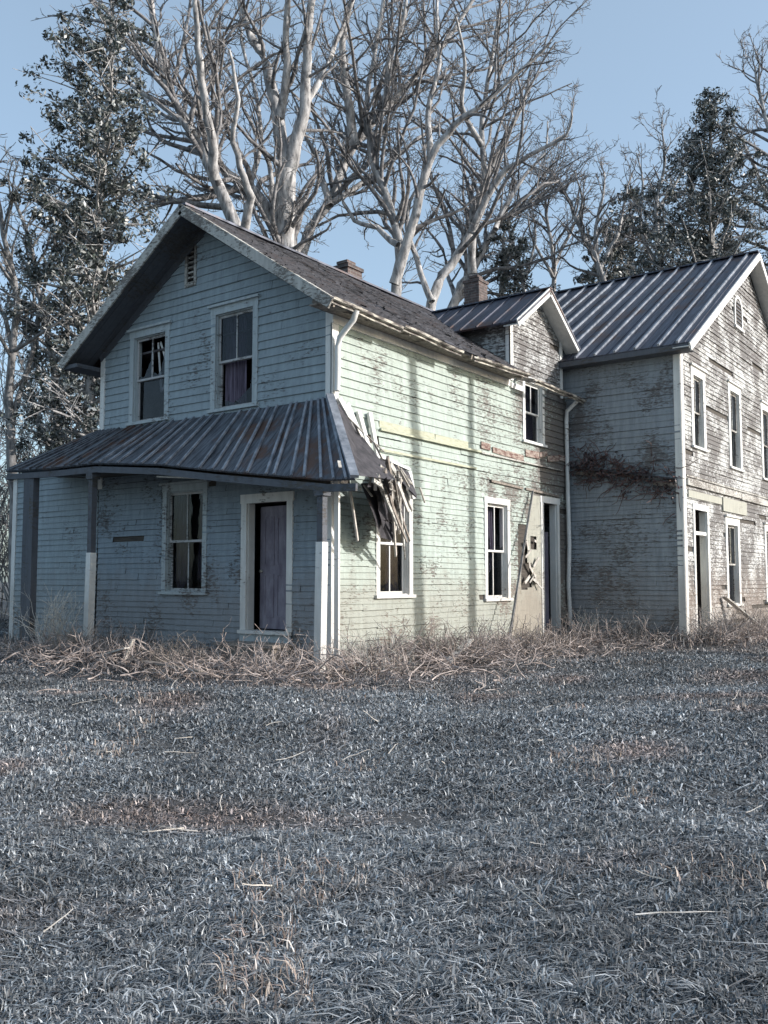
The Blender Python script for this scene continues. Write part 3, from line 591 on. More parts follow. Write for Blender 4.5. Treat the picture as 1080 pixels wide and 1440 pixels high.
for i in range(9):
    u = rg.random(); p = Vector((-.1, -.05, 4.3)).lerp(Vector((1.1, -1.0, 2.9)), u); LP.append(((p, p+Vector((rg.uniform(-.1, .3), rg.uniform(-.3, .05), -.25)), .04, .015), {}))
each('splintered_lath', M['wood_pale'], H, LP)
cl = MB()   # crumpled sheet hanging off the torn corner
def sheet(cl, o, u_, v_, nu, nv, amp, seed):
    rg = random.Random(seed); o, u_, v_ = Vector(o), Vector(u_), Vector(v_); n_ = u_.cross(v_).normalized(); g_ = [[o+u_*(i/nu)+v_*(j/nv)*(1-.35*(rg.random() if j == nv else 0))+n_*(amp*math.sin(i*1.9+seed)+rg.gauss(0, amp*.35)) for j in range(nv+1)] for i in range(nu+1)]
    for i in range(nu):
        for j in range(nv): cl.poly([g_[i][j], g_[i+1][j], g_[i+1][j+1], g_[i][j+1]])
sheet(cl, (.15, -.75, 2.92), (.95, .28, .05), (.42, .12, -.72), 7, 5, .03, 3); cl.build('crumpled_sheet', M['torn'], H)
cl = MB(); sheet(cl, (-.25, -1.25, 2.92), (.75, .5, .02), (.25, .05, -.28), 6, 3, .03, 5); cl.build('crumpled_sheet', M['torn'], H)
rg = random.Random(91)
for a_, b_, w_ in (((-.2, -1.1, 2.88), (.55, -.75, 2.62), .07), ((.2, -1.0, 3.0), (1.35, -.45, 2.55), .08), ((.65, -.8, 3.02), (1.5, -.42, 1.72), .055), ((.9, -.7, 3.2), (1.28, -.5, 2.3), .09), ((-.6, -1.3, 2.85), (.1, -1.05, 2.70), .06), ((.1, -.9, 3.15), (.85, -.7, 2.9), .09), ((.5, -.75, 3.3), (1.25, -.5, 2.95), .08), ((1.15, -.45, 3.1), (1.25, -.4, 2.25), .05), ((.1, -1.0, 3.1), (1.15, -.7, 2.0), .10), ((.45, -.8, 3.35), (1.75, -.35, 2.05), .09), ((-.35, -1.2, 2.95), (.55, -.95, 2.2), .08), ((.8, -.6, 3.3), (1.95, -.25, 2.6), .10)):
    q = MB(); m_ = Vector(a_).lerp(Vector(b_), .5)+Vector((rg.gauss(0, .03), rg.gauss(0, .03), rg.gauss(0, .03))); q.beam(a_, m_, w_, .04, up=(.3, -1, 0)); q.beam(m_, b_, w_*.97, .035, up=(.3, -1, .1), taper=.5); q.build('hanging_board', M['wood' if rg.random() < .4 else 'trim_worn'], H)
# porch ceiling boards and inner joists
q = MB()
for i in range(len(front)-2):
    y, z = front[i+1]; y2, z2 = front[i+2]; by, bz = max(0, y), z+.05
    q.poly([Vector((PX+.08, y, z-.10)), Vector((PX+.08, y2, z2-.10)), Vector((-.05, min(max(0, y2), 6.1), 3.42)), Vector((-.05, min(max(0, y), 6.1), 3.40))])
q.build('porch_ceiling', M['sheath'], H)
def post(x, y, top, split, dark, dy=0, label=None):
    o = MB(); o.box(ident, (x-.055, y-.055+dy, split), (x+.055, y+.055+dy, top), 1 if dark else 0)
    o.beam((x-.02, y+.02, -.35), (x, y, split), .13, .13, up=(1, 0, 0), m=0); o.box(ident, (x-.09, y-.09+dy, top-.12), (x+.09, y+.09+dy, top), 1 if dark else 0)
    o.build('porch_post', [M['trim'], M['trim_dark']], H, label=label)
post(-1.18, 4.70, 3.33, 1.86, True); post(-1.18, -.80, 2.72, 1.92, True)
o = MB(); o.box(ident, (-1.24, 6.50, -.3), (-1.11, 6.63, 3.40)); o.build('porch_post', M['trim_dark'], H, label='dark post at the left end of the porch')
o = MB(); o.beam((-.6, -.62, -.1), (-.66, -.66, 2.9), .07, .07); o.build('porch_post', M['trim'], H)
o = MB(); o.box(ident, (8.93, -.06, 5.6), (9.0, -.0, 5.62))

# ------------------------------------------------------------------ trees
def walk(p, d, L, r0, r1, n_, rg, wob=.18, up=.05):
    pts = [p.copy()]; rad = [r0]; d = d.normalized()
    for i in range(n_):
        d = (d + Vector((rg.gauss(0, wob), rg.gauss(0, wob), rg.gauss(0, wob)+up))).normalized()
        p = p + d*(L/n_); pts.append(p.copy()); rad.append(r0+(r1-r0)*(i+1)/n_)
    return pts, rad
def along(pts, u):
    k = u*(len(pts)-1); i = min(int(k), len(pts)-2); return pts[i].lerp(pts[i+1], k-i), (pts[i+1]-pts[i]).normalized()
def sprout(mb, pts, rad, Ltot, lvl, rg, maxl, dens, umin=.15, tips=None, spread=(28, 62), up=.045, rmin=.009, ratio=(.28, .55)):
    nch = max(2, int(Ltot*dens[lvl]))
    for i in range(nch):
        u = umin + (1-umin)*((i+rg.random())/nch); p, d = along(pts, min(u, .995)); r = rad[0]+(rad[-1]-rad[0])*u
        a = d.cross(Vector((rg.gauss(0, 1), rg.gauss(0, 1), rg.gauss(0, 1)))); 
        if a.length < .01: continue
        a.normalize(); th = R_(rg.uniform(*spread)); nd = (d*math.cos(th) + a*math.sin(th)); nd.z += .05; nd.normalize()
        L = Ltot*rg.uniform(*ratio)*(1.15-.5*u); rr = max(rmin, min(r*.78, r*.5+.006, L*.032+.004))
        L = max(L, .25); n_ = max(2, min(7, int(L/.35)))
        q, qr = walk(p, nd, L, rr, max(rmin*.7, rr*.35), n_, rg, wob=.17, up=up)
        mb.tube(q, qr, 5 if rr > .04 else 3)
        if tips is not None and lvl >= maxl-1: tips.append((q[-1], L)); tips.append((q[len(q)//2], L))
        if lvl < maxl: sprout(mb, q, qr, L, lvl+1, rg, maxl, dens, .2, tips, spread, up, rmin, ratio)
def limb(mb, pxs, depth, w0, w1, rg, dd=0, sub=3):
    """a main limb through picture points, standing at its own distance; dd = how far it leans away"""
    n_ = len(pxs); base = []
    for i, (x, y) in enumerate(pxs): base.append(P(x, y, depth + dd*i/(n_-1)))
    pts = []; 
    for i in range(n_-1):
        for k in range(sub):
            u = k/sub; a0 = base[max(i-1, 0)]; a1 = base[i]; a2 = base[i+1]; a3 = base[min(i+2, n_-1)]
            q = .5*((2*a1)+(a2-a0)*u+(2*a0-5*a1+4*a2-a3)*u*u+(3*a1-a0-3*a2+a3)*u**3); pts.append(q + Vector((rg.gauss(0, .03), rg.gauss(0, .03), 0)))
    pts.append(base[-1]); N = len(pts); rad = [w0+(w1-w0)*(i/(N-1))**.8 for i in range(N)]
    mb.tube(pts, rad, 9); L = sum((pts[i+1]-pts[i]).length for i in range(N-1)); return pts, rad, L
def bare_tree(label, depth, limbs, seed, dens=(1.5, 2.3, 3.0, 3.4), maxl=3, group=None, bark='bark', rmin=.011, name='bare_tree', ls=1.0):
    rg = random.Random(seed); px0 = limbs[0][0][0]; b = P(px0[0], px0[1], depth)
    t_ = thing(name, label, 'tree', (b.x, b.y, 0), group); mb = MB(); lst = []
    for pxs, w0, w1, dd, st in limbs: lst.append((limb(mb, pxs, depth+st, w0*(1.0 if w0 > .25 else 1.35), w1*1.3, rg, dd), pxs))
    root = lst[0][0][0][0]
    if root.z > 0: mb.tube([Vector((root.x, root.y, -.3)), Vector((root.x, root.y, .3)), root], [limbs[0][1]*1.5, limbs[0][1]*1.15, limbs[0][1]], 9)
    mb.build('trunk', M[bark], t_, smooth=True)
    tw = MB(); cbk = 'twig' if bark == 'bark' else bark
    for (pts, rad, L), pxs in lst:
        if rad[0] > .25 and pts[-1].z < 14 and len(pxs) < 3: continue
        sprout(tw, pts, rad, L*(ls if pts[0].z < 6 else 1), 0, rg, maxl, (dens[0]/ls,)+tuple(dens[1:]), umin=.35 if pts[0].z < 6 else .1, rmin=rmin, ratio=(.12, .29))
    tw.build('crown', M[cbk], t_, smooth=True); return t_

G = 'tall bare trees behind the farmhouse'
bare_tree('tall bare tree with the thickest pale upright trunk rising behind the front gable ridge', 30, [
    ([(402, 873), (402, 600), (401, 400), (400, 330), (402, 240)], .40, .26, 0, 0),
    ([(401, 245), (392, 165), (372, 90), (345, 30), (325, -60), (310, -160)], .20, .05, 1.5, 0),
    ([(392, 165), (402, 110), (402, 40), (408, -60), (412, -180)], .13, .04, -1.5, 0),
    ([(404, 245), (424, 175), (430, 110), (434, 40), (446, -40), (455, -150)], .19, .05, -1, 0),
    ([(428, 150), (455, 100), (480, 40), (505, -30)], .10, .04, 2, 0),
    ([(401, 330), (384, 300), (378, 230), (352, 170), (330, 120), (300, 60)], .09, .03, 2.5, 0)], 11, group=G)
bare_tree('bare tree forking low and leaning left just above the roof peak', 27, [
    ([(345, 873), (342, 600), (338, 380), (332, 320), (302, 252), (272, 185), (240, 130), (220, 50), (205, -40), (195, -120)], .30, .05, 2, 0),
    ([(302, 252), (296, 190), (285, 110), (277, 40), (275, -60)], .13, .04, -2, 0),
    ([(272, 185), (245, 160), (200, 132), (165, 100)], .08, .03, 1, .5), ([(335, 330), (352, 290), (345, 250), (330, 200), (335, 140), (322, 70)], .12, .03, -2, 0)], 12, group=G)
bare_tree('bare tree with a crooked trunk bending left from the foot of the thick pale trunk', 31, [
    ([(408, 873), (404, 600), (398, 380), (382, 310), (350, 264), (310, 234), (292, 170), (281, 95), (276, 0), (270, -90)], .22, .05, -2, 0),
    ([(310, 234), (278, 205), (250, 160), (228, 105), (180, 30)], .10, .03, 2, 0), ([(350, 264), (368, 200), (360, 130), (340, 60), (338, -40)], .08, .03, 2, 0)], 13, group=G)
bare_tree('bare tree sweeping right from behind the ridge into a long curved limb', 33, [
    ([(415, 873), (418, 600), (425, 355), (462, 288), (498, 205), (540, 155), (592, 100), (640, 40), (690, -40)], .27, .05, 2, 0),
    ([(498, 205), (488, 130), (482, 60), (496, -10), (500, -100)], .15, .04, -2, 0), ([(462, 288), (448, 230), (432, 195), (415, 150)], .11, .04, 2, 0),
    ([(462, 290), (520, 250), (560, 218), (600, 186), (650, 160)], .10, .03, 3, .3), ([(540, 155), (548, 90), (570, 20), (575, -80)], .10, .03, -1, 0)], 14, group=G)
bare_tree('bare tree standing right of the front chimney with an upright wavy trunk', 32, [
    ([(536, 873), (545, 600), (556, 420), (560, 345), (545, 280), (520, 215), (516, 140), (530, 60), (545, -40)], .26, .05, 2, 0),
    ([(556, 400), (584, 300), (605, 222), (640, 176), (680, 144), (722, 108), (772, 62)], .15, .03, -2, 0), ([(605, 222), (602, 160), (618, 90), (612, 20), (620, -60)], .10, .03, 2, 0),
    ([(560, 345), (530, 320), (498, 310), (478, 270), (470, 220)], .09, .03, 2, 0)], 15, group=G)
bare_tree('bare tree with a trunk slanting up right from beside the dormer ridge', 34, [
    ([(575, 873), (590, 600), (606, 425), (632, 375), (662, 328), (682, 280), (677, 205), (682, 140), (694, 60), (706, -10)], .26, .04, 2, 0),
    ([(662, 328), (702, 250), (742, 220), (795, 190), (803, 155)], .12, .02, -2, 0), ([(677, 205), (650, 150), (655, 90), (640, 20)], .09, .03, -2, 0), ([(606, 425), (585, 360), (572, 300), (592, 250), (600, 200)], .10, .03, 2, 0)], 16, group=G)
bare_tree('rightmost of the tall bare trees, its low limb reaching furthest right over the dormer', 36, [
    ([(606, 873), (618, 600), (632, 442), (662, 385), (696, 322), (740, 286), (782, 250)], .24, .03, 3, 0),
    ([(662, 385), (668, 300), (700, 215), (735, 150), (745, 100)], .14, .03, -2, 0), ([(696, 322), (728, 260), (765, 215), (770, 170)], .09, .02, 2, 0)], 17, group=G)
G2_ = 'smaller bare trees behind the wing'
bare_tree('small fan shaped bare tree standing left of the dark evergreen', 40, [
    ([(880, 873), (870, 500), (842, 380), (815, 320), (795, 270), (775, 240)], .16, .03, 0, 0), ([(842, 380), (838, 320), (850, 260), (845, 228)], .09, .02, 2, 0), ([(842, 380), (868, 330), (880, 275), (890, 240)], .09, .02, 1, 0), ([(815, 320), (818, 280), (808, 240)], .06, .02, -1, 0)], 18, group=G2_, ls=.45, dens=(1.5, 2.2, 3, 3), rmin=.012)
bare_tree('small bare tree with upright twigs straight behind the wing roof', 42, [
    ([(770, 873), (775, 500), (780, 380), (772, 320), (765, 270), (768, 235)], .13, .02, 0, 0), ([(775, 380), (800, 330), (818, 290), (822, 250)], .08, .02, 1, 0), ([(778, 390), (750, 340), (742, 300)], .07, .02, -1, 0)], 19, group=G2_, ls=.45, dens=(1.5, 2.2, 3, 3), rmin=.012)
bare_tree('bare tree leaning in from the right edge above the wing ridge', 36, [
    ([(1140, 873), (1130, 500), (1115, 350), (1100, 250), (1075, 160), (1062, 95)], .22, .03, 0, 0), ([(1115, 350), (1080, 280), (1050, 210), (1030, 170)], .10, .02, 2, 0), ([(1100, 250), (1110, 170), (1100, 90), (1110, 20)], .10, .03, 1, 0)], 20, group=G2_, ls=.7)
bare_tree('bare tree with a spray of thin twigs directly left of the pointed evergreen', 39, [
    ([(940, 873), (938, 500), (930, 380), (922, 300), (935, 230), (930, 175)], .14, .02, 0, 0), ([(930, 380), (900, 320), (905, 260), (895, 215)], .08, .02, 1, 0), ([(922, 300), (960, 240), (975, 180)], .06, .02, 1, 0)], 25, group=G2_, ls=.45, dens=(1.5, 2.2, 3, 3), rmin=.012)
bare_tree('short bare tree leaning left behind the dormer gable', 41, [
    ([(745, 873), (740, 500), (735, 400), (720, 340), (712, 290), (725, 240)], .13, .02, 0, 0), ([(735, 400), (752, 340), (748, 290)], .07, .02, 1, 0)], 26, group=G2_, ls=.45, dens=(1.5, 2.2, 3, 3), rmin=.012)
G3_ = 'thin bare trees at the left edge'
bare_tree('slender bare tree at the left edge, nearest the lean-to', 24, [([(22, 860), (20, 700), (12, 560), (22, 430), (5, 330), (-10, 240)], .13, .03, 0, 0), ([(15, 600), (45, 500), (60, 400), (95, 330)], .07, .02, 2, 0), ([(20, 500), (-5, 420), (-30, 360)], .06, .02, 0, 0)], 21, group=G3_, dens=(1.6, 2.3, 3, 3), bark='bark2', rmin=.011)
bare_tree('slender bare tree between the left edge tree and the evergreen trunk', 27, [([(70, 860), (72, 700), (80, 560), (60, 440), (40, 340), (15, 270)], .13, .03, 0, 0), ([(78, 580), (95, 480), (85, 380), (70, 300)], .07, .02, -2, 0), ([(72, 640), (40, 540), (10, 460)], .06, .02, 1, 0)], 22, group=G3_, dens=(1.6, 2.3, 3, 3), bark='bark2', rmin=.011)

def leaves(name, parent, centers, rg_np, per, rad, size, cols, squash=.8):
    n_ = len(centers)*per; C0 = np.repeat(np.array(centers), per, 0); rr = np.repeat(np.array(rad), per)
    d = rg_np.normal(size=(n_, 3)); d /= np.linalg.norm(d, axis=1)[:, None]; rad_ = rr*rg_np.random(n_)**.4; off = d*rad_[:, None]; off[:, 2] *= squash
    c = C0+off; nrm = d + rg_np.normal(size=(n_, 3))*.6; nrm /= np.linalg.norm(nrm, axis=1)[:, None]
    a = np.cross(nrm, rg_np.normal(size=(n_, 3))); a /= np.linalg.norm(a, axis=1)[:, None]; b = np.cross(nrm, a)
    s = size*rg_np.uniform(.6, 1.3, n_)[:, None]
    v = np.stack([c-a*s, c-b*s*.42+nrm*s*.12, c+a*s, c+b*s*.42+nrm*s*.12], 1).reshape(-1, 3)
    cc = np.array(cols)[rg_np.integers(0, len(cols), n_)]*rg_np.uniform(.7, 1.3, (n_, 1)); cc = np.repeat(cc, 4, 0)
    return mesh_np(name, v, np.arange(n_*4).reshape(-1, 4), cc, M['leaf'], parent)
def mesh_np(name, v, quads, cc, mat, parent=None):
    c = np.array([v[:, 0].mean(), v[:, 1].mean(), v[:, 2].min()]); me = bpy.data.meshes.new(name); nv = len(v); nf = len(quads); k = quads.shape[1]
    me.vertices.add(nv); me.vertices.foreach_set('co', (v-c).astype(np.float32).ravel()); me.loops.add(nf*k); me.loops.foreach_set('vertex_index', quads.astype(np.int32).ravel())
    me.polygons.add(nf); me.polygons.foreach_set('loop_start', np.arange(0, nf*k, k, dtype=np.int32)); me.polygons.foreach_set('loop_total', np.full(nf, k, dtype=np.int32))
    me.update(calc_edges=True); me.validate(); at = me.color_attributes.new('col', 'FLOAT_COLOR', 'POINT'); at.data.foreach_set('color', np.concatenate([cc, np.ones((nv, 1))], 1).astype(np.float32).ravel())
    me.materials.append(mat); o = bpy.data.objects.new(name, me); col.objects.link(o); base = WL[parent.name] if parent else Vector((0, 0, 0))
    if parent: o.parent = parent
    o.location = Vector(c)-base; WL[o.name] = Vector(c); return o
def evergreen(label, depth, trunk, outline, nlimb, seed, per=40, crad=(.25, .5), size=.13, keep=.85, cat='tree', hollow=.1, cols=((.04, .052, .045), (.07, .085, .075), (.025, .033, .032), (.16, .175, .17), (.32, .34, .34))):  # palest tones in cols paint in sunlit highlights on the leaves
    """trunk through picture points; outline = (y, half spread left, half spread right) in picture px giving the crown's uneven silhouette"""
    rg = random.Random(seed); b = P(trunk[0][0], trunk[0][1], depth); t_ = thing('evergreen_tree', label, cat, (b.x, b.y, 0)); mb = MB()
    pts, rad, L = limb(mb, trunk, depth, .02*depth*.5/1.2, .03, rg, 0, 4); root = pts[0]
    if root.z > -.2: mb.tube([Vector((root.x, root.y, -.3)), root], [rad[0]*1.2, rad[0]], 9)
    k = FPX/depth; cen = []; cr = []; ys = [o[0] for o in outline]
    zt = P(0, ys[0], depth).z; zb = P(0, ys[-1], depth).z; right = Vector((math.sin(YAW), -math.cos(YAW), 0)); fwd = Vector((math.cos(YAW), math.sin(YAW), 0))
    zs = [P(0, y, depth).z for y in ys]
    for i in range(nlimb):
        z = zb + (zt-zb)*((i+rg.random())/nlimb)
        wl = np.interp(z, zs[::-1], [o[1] for o in outline][::-1])/k; wr = np.interp(z, zs[::-1], [o[2] for o in outline][::-1])/k
        j = min(range(len(pts)), key=lambda q_: abs(pts[q_].z-z)); p0 = pts[j]
        th = rg.uniform(0, 2*math.pi); x = math.cos(th); y = math.sin(th); wd = (wr if x > 0 else wl); dp = (wl+wr)/2
        Lb = math.hypot(x*wd, y*dp)*rg.uniform(.65, 1.05); dr = (right*x*wd + fwd*y*dp).normalized()
        st = Vector((p0.x, p0.y, z-.15*Lb)); q, qr = walk(st, dr+Vector((0, 0, .25)), max(Lb, .3), min(rad[j]*.5, .02+.02*Lb), .012, max(3, int(Lb/.5)), rg, .10, .03)
        mb.tube(q, qr, 4)
        nb = max(2, int(Lb*4.0))
        for b_ in range(nb):
            u = hollow+(1-hollow)*(b_+rg.random())/nb; p, d = along(q, min(u, .99)); e = p + Vector((rg.gauss(0, .35), rg.gauss(0, .35), rg.gauss(0, .28)))*min(1, Lb)
            mb.tube([p, e], [.014, .008], 3)
            if rg.random() < keep: cen.append(tuple(e)); cr.append(rg.uniform(*crad))
    mb.build('trunk', M['bark'], t_, smooth=True); leaves('crown', t_, cen, np.random.default_rng(seed), per, cr, size, cols)
evergreen('tall dark clumpy evergreen tree at the left whose top leaves the picture', 25, [(115, 873), (122, 640), (135, 420), (145, 250), (152, 120), (160, -60)],
          [(-80, 15, 18), (20, 28, 35), (75, 105, 50), (110, 115, 60), (150, 85, 65), (200, 110, 70), (235, 155, 95), (300, 150, 115), (400, 145, 120), (520, 140, 120), (640, 130, 90)], 175, 31, per=46, crad=(.12, .42), size=.075, keep=.62)
evergreen('dark pointed evergreen tree rising above the wing roof at the right', 36, [(1000, 873), (1002, 500), (1000, 300), (998, 135)],
          [(128, 4, 6), (165, 20, 26), (210, 45, 55), (250, 85, 85), (300, 110, 105), (345, 150, 110), (400, 160, 110), (470, 160, 110)], 170, 32, per=60, crad=(.15, .48), size=.08, keep=.4)
evergreen('low leafy young tree filling the gap behind the dormer', 38, [(690, 873), (700, 600), (705, 420), (710, 320)], [(305, 8, 10), (350, 40, 45), (400, 60, 60), (470, 70, 70)], 50, 33, per=40, crad=(.15, .4), size=.09, keep=.55)
evergreen('leafy tree behind the wing roof left of the pointed evergreen', 44, [(890, 873), (890, 600), (888, 420), (890, 300)], [(270, 12, 20), (310, 45, 50), (350, 80, 60), (400, 110, 80), (470, 120, 80)], 70, 34, per=40, crad=(.15, .45), size=.11, keep=.6)
# two bare trees outside the frame to the right, whose trunks shade the sunlit wall
def shade_tree(x, y, r0, h, seed, label):
    rg = random.Random(seed); t_ = thing('bare_tree', label, 'tree', (x, y, 0), 'bare trees on the sunny side of the house'); mb = MB()
    q, qr = walk(Vector((x, y, -.2)), Vector((0.02, 0, 1)), h, r0, r0*.35, 12, rg, .018, .02); mb.tube(q, qr, 10); mb.build('trunk', M['bark'], t_, smooth=True)
    tw = MB(); sprout(tw, q, qr, h*.8, 0, rg, 2, (.9, 1.6, 2.5), umin=.78, ratio=(.2, .35)); tw.build('crown', M['bark'], t_, smooth=True)
def shade_pos(xw, d): return (xw + SUN_H.x*d, SUN_H.y*d)
shade_tree(*shade_pos(2.75, 13), .23, 15, 5, 'bare tree on the sunny side whose trunk shades the wall nearest the corner')
shade_tree(*shade_pos(4.35, 11), .19, 14, 6, 'thinner bare tree on the sunny side shading the wall by the second window')

# far woods and brush behind
def stick_mass(name, label, spots, seed, rmin=.012, mt='bark2'):
    rg = random.Random(seed); mb = MB()
    for (x, y, h, n_) in spots:
        for i in range(n_):
            p = Vector((x+rg.gauss(0, .5), y+rg.gauss(0, .5), -.1)); q, qr = walk(p, Vector((rg.gauss(0, .25), rg.gauss(0, .25), 1)), h*rg.uniform(.6, 1.1), .03, .012, 6, rg, .12, .02); mb.tube(q, qr, 3)
            sprout(mb, q, qr, h*.7, 0, rg, 1, (2.0, 3.0), umin=.15, rmin=rmin, ratio=(.2, .4))
    return tag(mb.build(name, M[mt]), label, 'brush', None, 'stuff')
rg = random.Random(5); sp_ = []
for i in range(40): p = P(rg.uniform(-140, 150), 850, rg.uniform(25, 36)); sp_.append((p.x, p.y, rg.uniform(5, 12), 4))
stick_mass('undergrowth', 'tangled leafless undergrowth behind the lean-to', sp_, 6)
sp_ = []
for i in range(60): p = P(rg.uniform(200, 1300), 850, rg.uniform(42, 60)); sp_.append((p.x, p.y, rg.uniform(8, 17), 3))
stick_mass('woodland', 'far leafless woodland behind the farmhouse', sp_, 7, rmin=.022, mt='bark')

# ------------------------------------------------------------------ vegetation at the wall foot, debris
def in_house(x, y): return (x > -.04) & (y > -.04) & (x < 9) & (y < 9.2) | (x > 8.96) & (x < 21) & (y > -2.84) & (y < 3.1)
rn = np.random.default_rng(3)
def gzn(x, y):
    d = np.hypot(x-2, y+1); return (0.05*np.sin(x*.9+y*.4)+0.04*np.sin(x*.37-y*1.1+1)+0.02*np.sin(2.3*x+1.9*y))*np.minimum(1, 60/np.maximum(d, 1e-3)) - .05
def wallfoot(x, y):
    """distance to the house walls seen from outside"""
    d1 = np.where(y < -.0, np.hypot(np.maximum(0, np.maximum(-x, x-9)), -y), 99); d2 = np.hypot(-x, np.maximum(0, np.maximum(-y, y-9.2))); d2 = np.where(x < 0, d2, 99)
    dx = np.maximum(0, np.maximum(9-x, x-21)); dy = np.maximum(0, np.maximum(-2.8-y, y-3.1)); return np.minimum(np.minimum(d1, d2), np.hypot(dx, dy))
def blades(name, label, cat, n_, rmin, rmax, hfun, wfun, pal, seed, a0=-8, a1=80, keepf=None, lean=.55):
    r_ = np.random.default_rng(seed); ang = np.radians(r_.uniform(a0, a1, n_)); u = r_.random(n_); rr = rmin*(rmax/rmin)**u
    x = CAM.x+rr*np.cos(ang); y = CAM.y+rr*np.sin(ang); k = ~in_house(x, y); x, y, rr = x[k], y[k], rr[k]
    if keepf is not None: k = keepf(x, y, rr, r_); x, y, rr = x[k], y[k], rr[k]
    n_ = len(x); h = hfun(x, y, rr, r_); w_ = wfun(rr, r_); th = r_.uniform(0, 2*np.pi, n_); ln = np.abs(r_.normal(0, lean, n_)); z = gzn(x, y)-.01
    dx, dy = np.cos(th), np.sin(th); sx, sy = -np.sin(th+r_.normal(0, .6, n_)), np.cos(th)
    b0 = np.stack([x-sx*w_/2, y-sy*w_/2, z], 1); b1 = np.stack([x+sx*w_/2, y+sy*w_/2, z], 1)
    mx = x+dx*h*.35*ln; my = y+dy*h*.35*ln; mz = z+h*.6; m0 = np.stack([mx-sx*w_*.4, my-sy*w_*.4, mz], 1); m1 = np.stack([mx+sx*w_*.4, my+sy*w_*.4, mz], 1)
    tx = x+dx*h*ln; ty = y+dy*h*ln; tz = z+h*np.maximum(.15, 1-.35*ln); t0 = np.stack([tx-sx*w_*.08, ty-sy*w_*.08, tz], 1); t1 = np.stack([tx+sx*w_*.08, ty+sy*w_*.08, tz], 1)
    v = np.stack([b0, b1, m1, m0, t1, t0], 1).reshape(-1, 3); i0 = np.arange(n_)*6
    q = np.concatenate([np.stack([i0, i0+1, i0+2, i0+3], 1), np.stack([i0+3, i0+2, i0+4, i0+5], 1)])
    cc = np.array(pal)[r_.integers(0, len(pal), n_)]*r_.uniform(.5, 1.5, (n_, 1)); cc = np.repeat(cc, 6, 0)
    if name == 'grass':
        ft_ = np.clip(1.1-wallfoot(x, y)/3.6, 0, 1)*.8; br_ = np.maximum(ft_, np.clip(np.sin(x*1.3+np.sin(y*.9)*2)*np.sin(y*1.7+np.sin(x*.8)*2)*1.6-.5, 0, 1)); br_ = np.repeat(br_, 6)[:, None]; cc = cc*(1-br_+br_*np.array([[1.15, .90, .80]]))*np.repeat(1+.28*np.sin(x*.83+np.sin(y*.61)*2.2)*np.sin(y*1.13+1+np.sin(x*.47)*2)+.15*np.sin(x*3.1+y*2.2)*np.sin(y*3.9-x*1.3), 6)[:, None]
    o = mesh_np(name, v, q, cc, M['grass']); return tag(o, label, cat, None, 'stuff')
def clump(x, y): return .5+.5*np.sin(x*5.1+np.sin(y*3.7)*2)*np.sin(y*4.6+np.sin(x*4.1)*2)
def clump2(x, y): return .5+.5*np.sin(x*13.1+np.sin(y*9.7)*2)*np.sin(y*14.6+np.sin(x*10.1)*2)
def tuft(x, y): return (.5+.5*np.sin(x*1.9+np.sin(y*1.3)*2.5))*(.5+.5*np.sin(y*2.3+np.sin(x*1.7)*2.5))
GP = [(.18, .20, .215), (.11, .125, .14), (.16, .17, .175), (.27, .29, .305), (.42, .44, .45), (.06, .07, .08), (.20, .195, .195), (.13, .145, .155)]
blades('grass', 'short dull winter grass across the foreground', 'grass', 980000, 2.6, 34,
       lambda x, y, r, g_: (.024+.016*clump(x, y)+.03*clump2(x, y)**2)*g_.uniform(.5, 1.4, len(x)), lambda r, g_: (.0032+.0011*r)*g_.uniform(.6, 1.4, len(r)), GP, 1,
       keepf=lambda x, y, r, g_: g_.random(len(x)) < .65+.35*clump2(x, y), lean=1.9)
blades('tall_grass', 'taller tan grass and dead stalks along the wall foot', 'grass', 260000, 3, 34,
       lambda x, y, r, g_: (.07+.25*np.exp(-(wallfoot(x, y)/1.1)**2))*g_.uniform(.4, 1.5, len(x)), lambda r, g_: (.004+.0008*r)*g_.uniform(.5, 1.3, len(r)),
       [(.34, .27, .22), (.42, .36, .31), (.22, .17, .15), (.14, .12, .115), (.50, .46, .42), (.28, .22, .19)], 2,
       keepf=lambda x, y, r, g_: g_.random(len(x)) < np.clip(1.15*np.exp(-(wallfoot(x, y)/1.9)**2)*(.4+.6*clump(x, y))+.30*(tuft(x, y) > .80), 0, 1), lean=.9)
# scattered dead stems lying in the turf
q = MB(); rg = random.Random(15)
for i in range(120):
    a = R_(rg.uniform(5, 68)); rr = rg.uniform(3.2, 15); x = CAM.x+rr*math.cos(a); y = CAM.y+rr*math.sin(a)
    if bool(in_house(np.array(x), np.array(y))): continue
    th = rg.uniform(0, 6.28); L = rg.uniform(.12, .4); z = gz(x, y)+.03; pts, rd = walk(Vector((x, y, z)), Vector((math.cos(th), math.sin(th), rg.uniform(.0, .35))), L, .004, .002, 4, rg, .12, 0); q.tube(pts, rd, 3)
tag(q.build('dead_stems', M['wood_pale']), 'thin pale dead stems lying over the lawn', 'stems', None, 'stuff')
def shrub(label, x, y, h, n_, seed, mat='wood_pale', spread=.3, name='dead_shrub', cat='shrub', lv=1, dens=(4, 6)):
    rg = random.Random(seed); mb = MB(); z = gz(x, y)
    for i in range(n_):
        pts, rd = walk(Vector((x+rg.gauss(0, spread*.4), y+rg.gauss(0, spread*.4), z)), Vector((rg.gauss(0, spread), rg.gauss(0, spread), 1)), h*rg.uniform(.5, 1.1), .008, .004, 6, rg, .14, 0); mb.tube(pts, rd, 3)
        sprout(mb, pts, rd, h*.6, 0, rg, lv, dens, umin=.3, rmin=.003, ratio=(.15, .4))
    return tag(mb.build(name, M[mat]), label, cat, 'dead shrubs at the wall foot')
shrub('tall pale dead weeds in front of the lean-to, left of the left porch post', -1.5, 5.35, 1.15, 44, 1)
